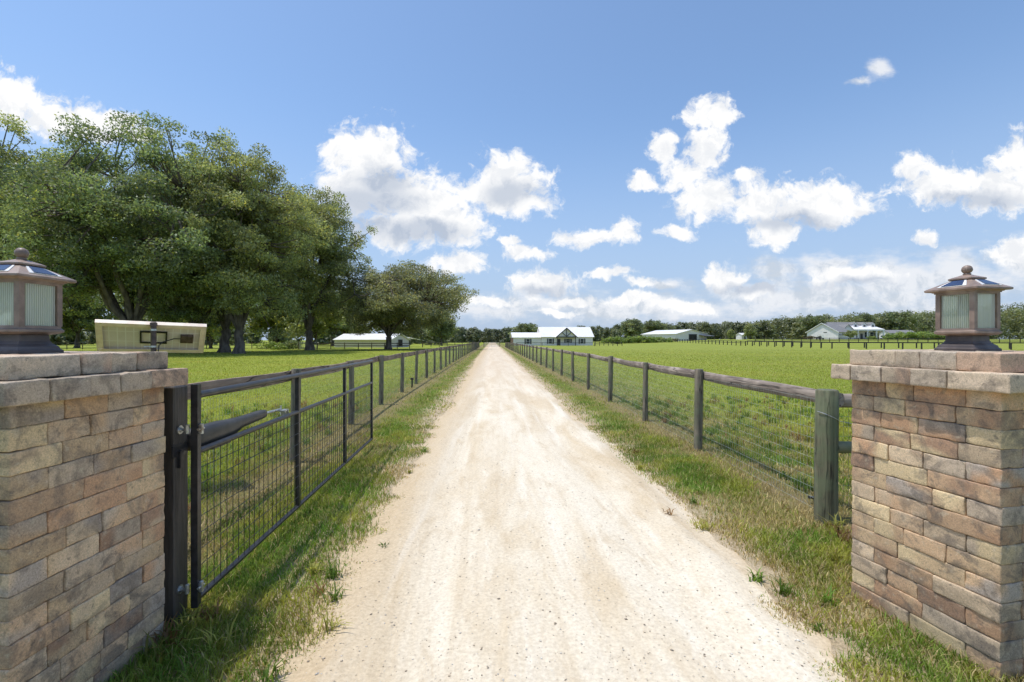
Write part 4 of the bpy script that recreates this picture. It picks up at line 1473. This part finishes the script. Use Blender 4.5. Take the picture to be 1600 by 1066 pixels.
def grass_field(N, d0, d1, power, hmul, seed, wmul=1.0, name='grass', label='', xlim=None):
    rg = np.random.default_rng(seed)
    u = rg.uniform(0, 1, N)
    k = 2 - power                       # density ~ d**-power per unit area
    d = (d0 ** k + u * (d1 ** k - d0 ** k)) ** (1 / k) if abs(k) > 1e-3 else d0 * (d1 / d0) ** u
    X = rg.uniform(-1.28, 1.28, N) * (d + .6)
    x = X * CY + d * SY; y = -X * SY + d * CY
    el, er = edge_l(y), edge_r(y)
    edge = np.maximum(el - x, x - er)                       # >0 off the lane
    pat = fbm2(x, y, 1.1, 41); pat2 = fbm2(x, y, 3.7, 45); big = fbm2(x, y, .28, 48)
    p = sst((edge + .15 + .85 * (pat2 - .5) + .45 * (pat - .5)) / .30)
    inside = (x > -3.3) & (x < 6)
    bare = sst((pat * .6 + pat2 * .4 - .36) / .16)
    p = np.where(inside, p * (.45 + .55 * bare), p)
    fl = np.exp(-((x + 2.62) / .28) ** 2); fr_ = np.exp(-((x - 3.22) / .2) ** 2)
    p = p * (1 - .75 * fl * (pat2 > .42)) * (1 - .6 * fr_)
    p = p * np.clip((88 - d) / 60, 0, 1)
    keep = (rg.uniform(0, 1, N) < p) & ~pillar_mask(x, y)
    x, y, d, pat, pat2, big, edge, fl, fr_ = [a[keep] for a in (x, y, d, pat, pat2, big, edge, fl, fr_)]
    n = len(x)
    tall = np.where((x < -3.0) & (x > -5.5), 1.35, 1.0)
    h = hmul * rg.uniform(.5, 1.35, n) * (.55 + .9 * pat) * tall * np.clip(.5 + edge * 1.6, .4, 1.05)
    w = .0042 * wmul * (1 + d * .13) * rg.uniform(.7, 1.3, n)
    a = rg.uniform(0, 2 * PI, n); lean = rg.uniform(.25, 1.15, n) * h
    la = rg.uniform(0, 2 * PI, n)
    sx, sy = np.cos(a) * w / 2, np.sin(a) * w / 2
    lx, ly = np.cos(la) * lean, np.sin(la) * lean
    z = terrain(x, y)
    V = np.zeros((n, 5, 3))
    V[:, 0] = np.stack([x - sx, y - sy, z - .004], 1); V[:, 1] = np.stack([x + sx, y + sy, z - .004], 1)
    V[:, 2] = np.stack([x + sx * .8 + lx * .35, y + sy * .8 + ly * .35, z + h * .6], 1)
    V[:, 3] = np.stack([x - sx * .8 + lx * .35, y - sy * .8 + ly * .35, z + h * .6], 1)
    V[:, 4] = np.stack([x + lx, y + ly, z + h * .92], 1)
    i = np.arange(n) * 5
    Q = np.stack([i, i + 1, i + 2, i + 3], 1); T = np.stack([i + 3, i + 2, i + 4], 1)
    # colour: green / yellow green / straw
    gr = np.array([.165, .275, .040]); yg = np.array([.385, .400, .075]); st_ = np.array([.54, .43, .21]); lw = np.array([.350, .400, .062])
    r = rg.uniform(0, 1, n)
    inside = (x > -3.3) & (x < 3.6 + 2.6 * big)
    f = sst((pat2 - .35) / .35)[:, None]
    lf = sst((fbm2(x, y * 2.2, .16, 47) - .45) / .25)[:, None]
    c = np.where(inside[:, None], (gr * (1 - f) + yg * f) * (.7 + .6 * n2(x, y, 2.2, 46)[:, None]), (lw * (1 - lf) + np.array([.46, .44, .08]) * lf) * (.72 + .5 * pat[:, None]))
    pst = np.where(inside, .13 + .6 * sst((.49 - pat) / .12), .06) + .5 * fl + .55 * fr_ + .25 * np.clip(1 - edge / .35, 0, 1)
    mid = np.clip((d - 12) / 25, 0, 1)
    pst = np.where((x > 1.9) & (x < 3.0), pst + .15 * mid, pst)
    pst = np.where((x > 3.4) & (x < 7.5), pst + .30 * sst((pat2 - .38) / .2) * np.clip((7.5 - x) / 3, 0, 1), pst)
    c = np.where((r < pst)[:, None], st_ * rg.uniform(.6, 1.15, n)[:, None], c)
    c = c * rg.uniform(.65, 1.4, n)[:, None]
    m = np_mesh(name, V.reshape(-1, 3), Q, T, np.repeat(c, 5, 0))
    o = obj(name, m, M['grass'])
    tag(o, label, 'grass', None, 'stuff')


grass_field(420000, 1.6, 9, 1.2, .056, 51, 1.0, 'grass', 'short mixed green and straw grass on the verges near the gate')
grass_field(320000, 9, 85, 1.75, .055, 52, 1.25, 'grass', 'mown bright green grass of the fields beyond the fences')


def tufts():
    rg = np.random.default_rng(61)
    V = []; Q = []; T = []; Cc = []; o = 0
    spots = []
    for k in range(16):
        y = rg.uniform(2.2, 7); side = rg.random() < .5
        x = float(edge_l([y])[0]) + rg.normal(-.12, .2) if side else float(edge_r([y])[0]) + rg.normal(.15, .2)
        spots.append((x, y, rg.uniform(.05, .11)))
    for (u, v, s_) in ((513, 990, .13), (521, 940, .10), (1034, 795, .04), (600, 860, .06), (640, 740, .06), (345, 1015, .13), (300, 985, .15), (330, 970, .13), (260, 1010, .14), (250, 1035, .15), (1300, 830, .16), (1325, 850, .15), (1440, 985, .14), (1395, 945, .14), (1350, 905, .14), (1500, 1020, .15), (1310, 880, .12)):
        x, y = gd(u, v, 0); spots.append((x, y, s_))
    for k in range(420):                                   # coarse weeds right of the right-hand fence
        x = rg.uniform(3.5, 9); y = rg.uniform(4.5, 13); spots.append((x, y, rg.uniform(.08, .2)))
    for k in range(260):
        x = rg.uniform(-6.5, -2.9); y = rg.uniform(3, 12); spots.append((x, y, rg.uniform(.1, .24)))
    bl = []
    for (x, y, s_) in spots:
        if pillar_mask(np.array([x]), np.array([y]))[0]: continue
        n = int(rg.integers(14, 34))
        tone = rg.uniform(.7, 1.35) * (np.array([.12, .20, .03]) if rg.random() < .62 else np.array([.27, .27, .06]))
        if rg.random() < .14: tone = np.array([.24, .14, .06]) * rg.uniform(.7, 1.2)
        for j in range(n):
            a = rg.uniform(0, 2 * PI); h = s_ * rg.uniform(.5, 1.2); l = h * rg.uniform(.3, 1.2)
            bx = x + rg.normal(0, s_ * .22); by = y + rg.normal(0, s_ * .22)
            w = rg.uniform(.003, .006)
            px, py = -math.sin(a) * w, math.cos(a) * w
            dx, dy = math.cos(a) * l, math.sin(a) * l
            tone = tone; V += [(bx - px, by - py, .0), (bx + px, by + py, .0), (bx + px + dx * .4, by + py + dy * .4, h * .65), (bx - px + dx * .4, by - py + dy * .4, h * .65), (bx + dx, by + dy, h * rg.uniform(.6, .95))]
            Q.append((o, o + 1, o + 2, o + 3)); T.append((o + 3, o + 2, o + 4)); o += 5
            Cc += [tone * rg.uniform(.75, 1.3)] * 5
    ob_ = obj('weeds', np_mesh('weeds', np.array(V), np.array(Q), np.array(T), np.array(Cc)), M['grass'])
    tag(ob_, 'coarse weed tufts scattered along the fence lines and pillar feet', 'weeds', None, 'stuff')


tufts()


def pebbles():
    rg = np.random.default_rng(71); n = 6500
    y = 1.9 + (rg.uniform(0, 1, n) ** 1.7) * 13
    el, er = edge_l(y), edge_r(y)
    x = el + (er - el) * rg.uniform(.0, 1, n)
    z = road_z(x, y)
    s_ = np.abs(rg.normal(0, .0024, n)) + .0014
    base = np.array([(1, 0, 0), (-1, 0, 0), (0, 1, 0), (0, -1, 0), (0, 0, 1), (0, 0, -.6)], float)
    tri = np.array([(0, 2, 4), (2, 1, 4), (1, 3, 4), (3, 0, 4), (2, 0, 5), (1, 2, 5), (3, 1, 5), (0, 3, 5)])
    J = base[None] * rg.uniform(.6, 1.5, (n, 6, 1)) * s_[:, None, None] * np.array([1.2, 1, .6])
    a = rg.uniform(0, 6.3, n); ca, sa = np.cos(a), np.sin(a)
    JX = J[:, :, 0] * ca[:, None] - J[:, :, 1] * sa[:, None]; JY = J[:, :, 0] * sa[:, None] + J[:, :, 1] * ca[:, None]
    V = np.stack([JX + x[:, None], JY + y[:, None], J[:, :, 2] + z[:, None] + s_[:, None] * .3], 2).reshape(-1, 3)
    T = (tri[None] + (np.arange(n) * 6)[:, None, None]).reshape(-1, 3)
    pal = np.array([(.66, .60, .50), (.55, .45, .33), (.34, .28, .21), (.74, .70, .62)])
    c = pal[rg.integers(0, 4, n)] * rg.uniform(.8, 1.2, n)[:, None]
    m, t, out = new_mat('pebble_stone')
    at = t.n('ShaderNodeAttribute', attribute_name='Col').outputs['Color']
    pos = t.n('ShaderNodeNewGeometry').outputs['Position']
    cc = t.mix(t.noise(pos, 400, 3), t.mix(1.0, at, (.8, .8, .8), 'MULTIPLY'), at)
    principled(t, out, Base_Color=cc, Roughness=.9)
    o = obj('gravel', np_mesh('gravel', V, None, T, np.repeat(c, 6, 0)), m)
    tag(o, 'small loose stones scattered over the sandy lane', 'gravel', None, 'stuff')


pebbles()

# ------------------------------------------------------------------ sky, sun, camera
SUN = Vector((-.30, .02, .955)).normalized()
el_ = math.asin(SUN.z); az_ = math.atan2(SUN.x, SUN.y)
wd = bpy.data.worlds.new('World'); S.world = wd; wd.use_nodes = True
wd.node_tree.nodes.clear()
t = NT(wd.node_tree)
out = t.n('ShaderNodeOutputWorld')
sky = t.n('ShaderNodeTexSky', sky_type='NISHITA', sun_disc=False)
sky.sun_elevation = el_; sky.sun_rotation = az_; sky.air_density = 1.0; sky.dust_density = .8; sky.ozone_density = 2.0
gen = t.n('ShaderNodeTexCoord').outputs['Generated']
fwd = t.vm('DOT_PRODUCT', gen, (SY, CY, 0), 1); rgt = t.vm('DOT_PRODUCT', gen, (CY, -SY, 0), 1)
zz = t.n('ShaderNodeSeparateXYZ', {0: gen}).outputs[2]
fs_ = t.math('MAXIMUM', fwd, .05)
U = t.math('DIVIDE', rgt, fs_); Vv = t.math('DIVIDE', zz, fs_)
uv = t.n('ShaderNodeCombineXYZ', {0: U, 1: Vv, 2: 0.0}).outputs[0]
# domain warp
wn = t.noise(uv, 5.5, 3, .6, 0, 1)
warp = t.vm('SCALE', t.vm('SUBTRACT', wn, (.5, .5, .5)), sc=.075)
wn2 = t.noise(uv, 19, 4, .65, 0, 1)
warp2 = t.vm('SCALE', t.vm('SUBTRACT', wn2, (.5, .5, .5)), sc=.034)
uvw = t.vm('MULTIPLY', t.vm('ADD', t.vm('ADD', uv, warp), warp2), (1, 1, 0))
# cumulus heads as they stand round the horizon: azimuth tangent, elevation tangent, half sizes (in units of the photo grid), weight
CL = [(575, 245, 62, 52), (600, 295, 85, 45), (655, 320, 75, 40), (690, 352, 75, 32), (620, 362, 60, 26), (527, 228, 26, 14), (545, 290, 45, 40),
      (795, 283, 55, 38), (745, 298, 38, 18), (828, 316, 36, 20), (780, 308, 50, 22),
      (10, 160, 70, 36), (90, 185, 75, 32), (165, 192, 55, 22), (222, 207, 34, 15), (-60, 150, 80, 45),
      (1113, 178, 38, 24), (1097, 238, 30, 34), (1035, 228, 20, 22), (1070, 268, 36, 28), (1108, 312, 48, 36), (1005, 280, 22, 12),
      (1185, 318, 60, 28), (1285, 312, 72, 28), (1240, 335, 85, 26), (1212, 362, 45, 24), (1330, 325, 36, 18), (1165, 280, 24, 10),
      (1425, 262, 32, 26), (1480, 285, 75, 30), (1560, 292, 75, 36), (1605, 255, 45, 48), (1700, 270, 90, 60),
      (925, 374, 50, 15), (968, 364, 24, 20), (715, 416, 44, 16), (845, 442, 50, 20), (822, 400, 36, 12), (795, 381, 18, 10),
      (1445, 373, 20, 12), (955, 428, 28, 9), (1000, 442, 26, 8), (892, 468, 40, 9), (985, 468, 40, 10), (765, 470, 40, 8), (868, 488, 34, 7), (1060, 478, 50, 9), (1180, 452, 40, 10), (1330, 436, 60, 12), (1058, 360, 26, 12),
      (1130, 432, 34, 15), (1600, 390, 50, 20)]
SOFT = [(1212, 428, 60, 22), (1290, 424, 70, 24), (1400, 430, 66, 24), (1500, 418, 76, 28), (1590, 400, 60, 34), (1030, 444, 30, 10), (1372, 108, 24, 20), (1345, 128, 20, 8), (1330, 464, 330, 34), (1010, 482, 260, 26), (850, 474, 120, 22), (1450, 440, 200, 40), (760, 486, 90, 14)]


def blobs(lst, vec):
    acc = None
    for (u, v, a, b) in lst:
        c = ((u - 800) / F, (HZ - v) / F, 0)
        l = t.vm('LENGTH', t.vm('MULTIPLY', t.vm('SUBTRACT', vec, c), (F / (a * 1.13), F / (b * 1.13), 0)), out=1)
        acc = l if acc is None else t.math('SMOOTH_MIN', acc, l, .22)
    return t.math('SUBTRACT', 1.0, acc)


field = blobs(CL, uvw)
nf = t.noise(uvw, 12, 7, .62)
nh = t.noise(uvw, 34, 6, .65)
nd = t.noise(t.vm('ADD', uvw, (.012, .026, 0)), 12, 7, .62)
dens = t.math('ADD', t.math('ADD', field, .12), t.math('ADD', t.math('MULTIPLY', t.math('SUBTRACT', nf, .5), 1.9), t.math('MULTIPLY', t.math('SUBTRACT', nh, .5), 1.7)))
mask = t.ramp(dens, -.08, .55)
soft = blobs(SOFT, uvw)
softd = t.math('ADD', soft, t.math('MULTIPLY', t.math('SUBTRACT', t.noise(t.mapping(uv, (1, 2.6, 1)), 10, 6, .6), .5), 2.1))
smask = t.math('MULTIPLY', t.ramp(softd, -.15, .85), .9)
# light and shade within the clouds
SH = [(575, 318, 75, 30), (600, 285, 45, 28), (655, 366, 80, 18), (795, 302, 42, 18), (560, 355, 60, 16), (1230, 352, 70, 14), (1530, 310, 80, 14), (845, 452, 40, 10), (1200, 448, 120, 10), (1400, 448, 140, 10)]
shade = t.ramp(blobs(SH, uvw), -.35, .7)
relief = t.ramp(t.math('SUBTRACT', nd, nf), -.06, .14)
grey = t.math('ADD', t.math('MULTIPLY', shade, .80), t.math('MULTIPLY', relief, .30), clamp=True)
cloud = t.mix(grey, (1.03, 1.03, 1.03), (.50, .57, .69))
# sky colour: physically based sky, paled by haze toward the horizon
skyc = t.vm('SCALE', sky.outputs[0], sc=.13)
SKYTINT = t.vm('MULTIPLY', skyc, (1.26, 1.40, 1.48))
haze = t.ramp(zz, .0, .46, .88, 0.05)
SKY2 = t.mix(haze, SKYTINT, (.43, .545, .76))
SKY2 = t.mix(smask, SKY2, t.mix(relief, (.88, .90, .94), (.62, .68, .76)))
final = t.mix(t.math('MULTIPLY', mask, t.ramp(fwd, .05, .15)), SKY2, cloud)
bg = t.n('ShaderNodeBackground', {'Color': final, 'Strength': 1.0})
t.links.new(bg.outputs[0], out.inputs[0])
wd.cycles.sampling_method = 'MANUAL'; wd.cycles.sample_map_resolution = 512

sl = bpy.data.lights.new('sun', 'SUN'); sl.energy = 3.7; sl.angle = math.radians(.53); sl.color = (1.0, .955, .89)
so = bpy.data.objects.new('sun', sl); COL.objects.link(so)
so.rotation_euler = SUN.to_track_quat('Z', 'Y').to_euler(); so.location = (0, 0, 30)

cam = bpy.data.cameras.new('camera'); co = bpy.data.objects.new('camera', cam); COL.objects.link(co)
co.location = (0, 0, CH); co.rotation_euler = (PI / 2, 0, -YAW)
cam.sensor_width = 36; cam.lens = 36 * F / 1600; cam.shift_y = -(533 - HZ) / 1600
cam.clip_start = .05; cam.clip_end = 9000
S.camera = co
S.view_settings.view_transform = 'Standard'; S.view_settings.look = 'None'; S.view_settings.exposure = 0
try:
    S.cycles.max_bounces = 6; S.cycles.diffuse_bounces = 4; S.cycles.use_adaptive_sampling = True; S.cycles.adaptive_threshold = .025; S.cycles.transparent_max_bounces = 8; S.cycles.caustics_reflective = False; S.cycles.caustics_refractive = False
    S.cycles.use_denoising = True
except Exception:
    pass
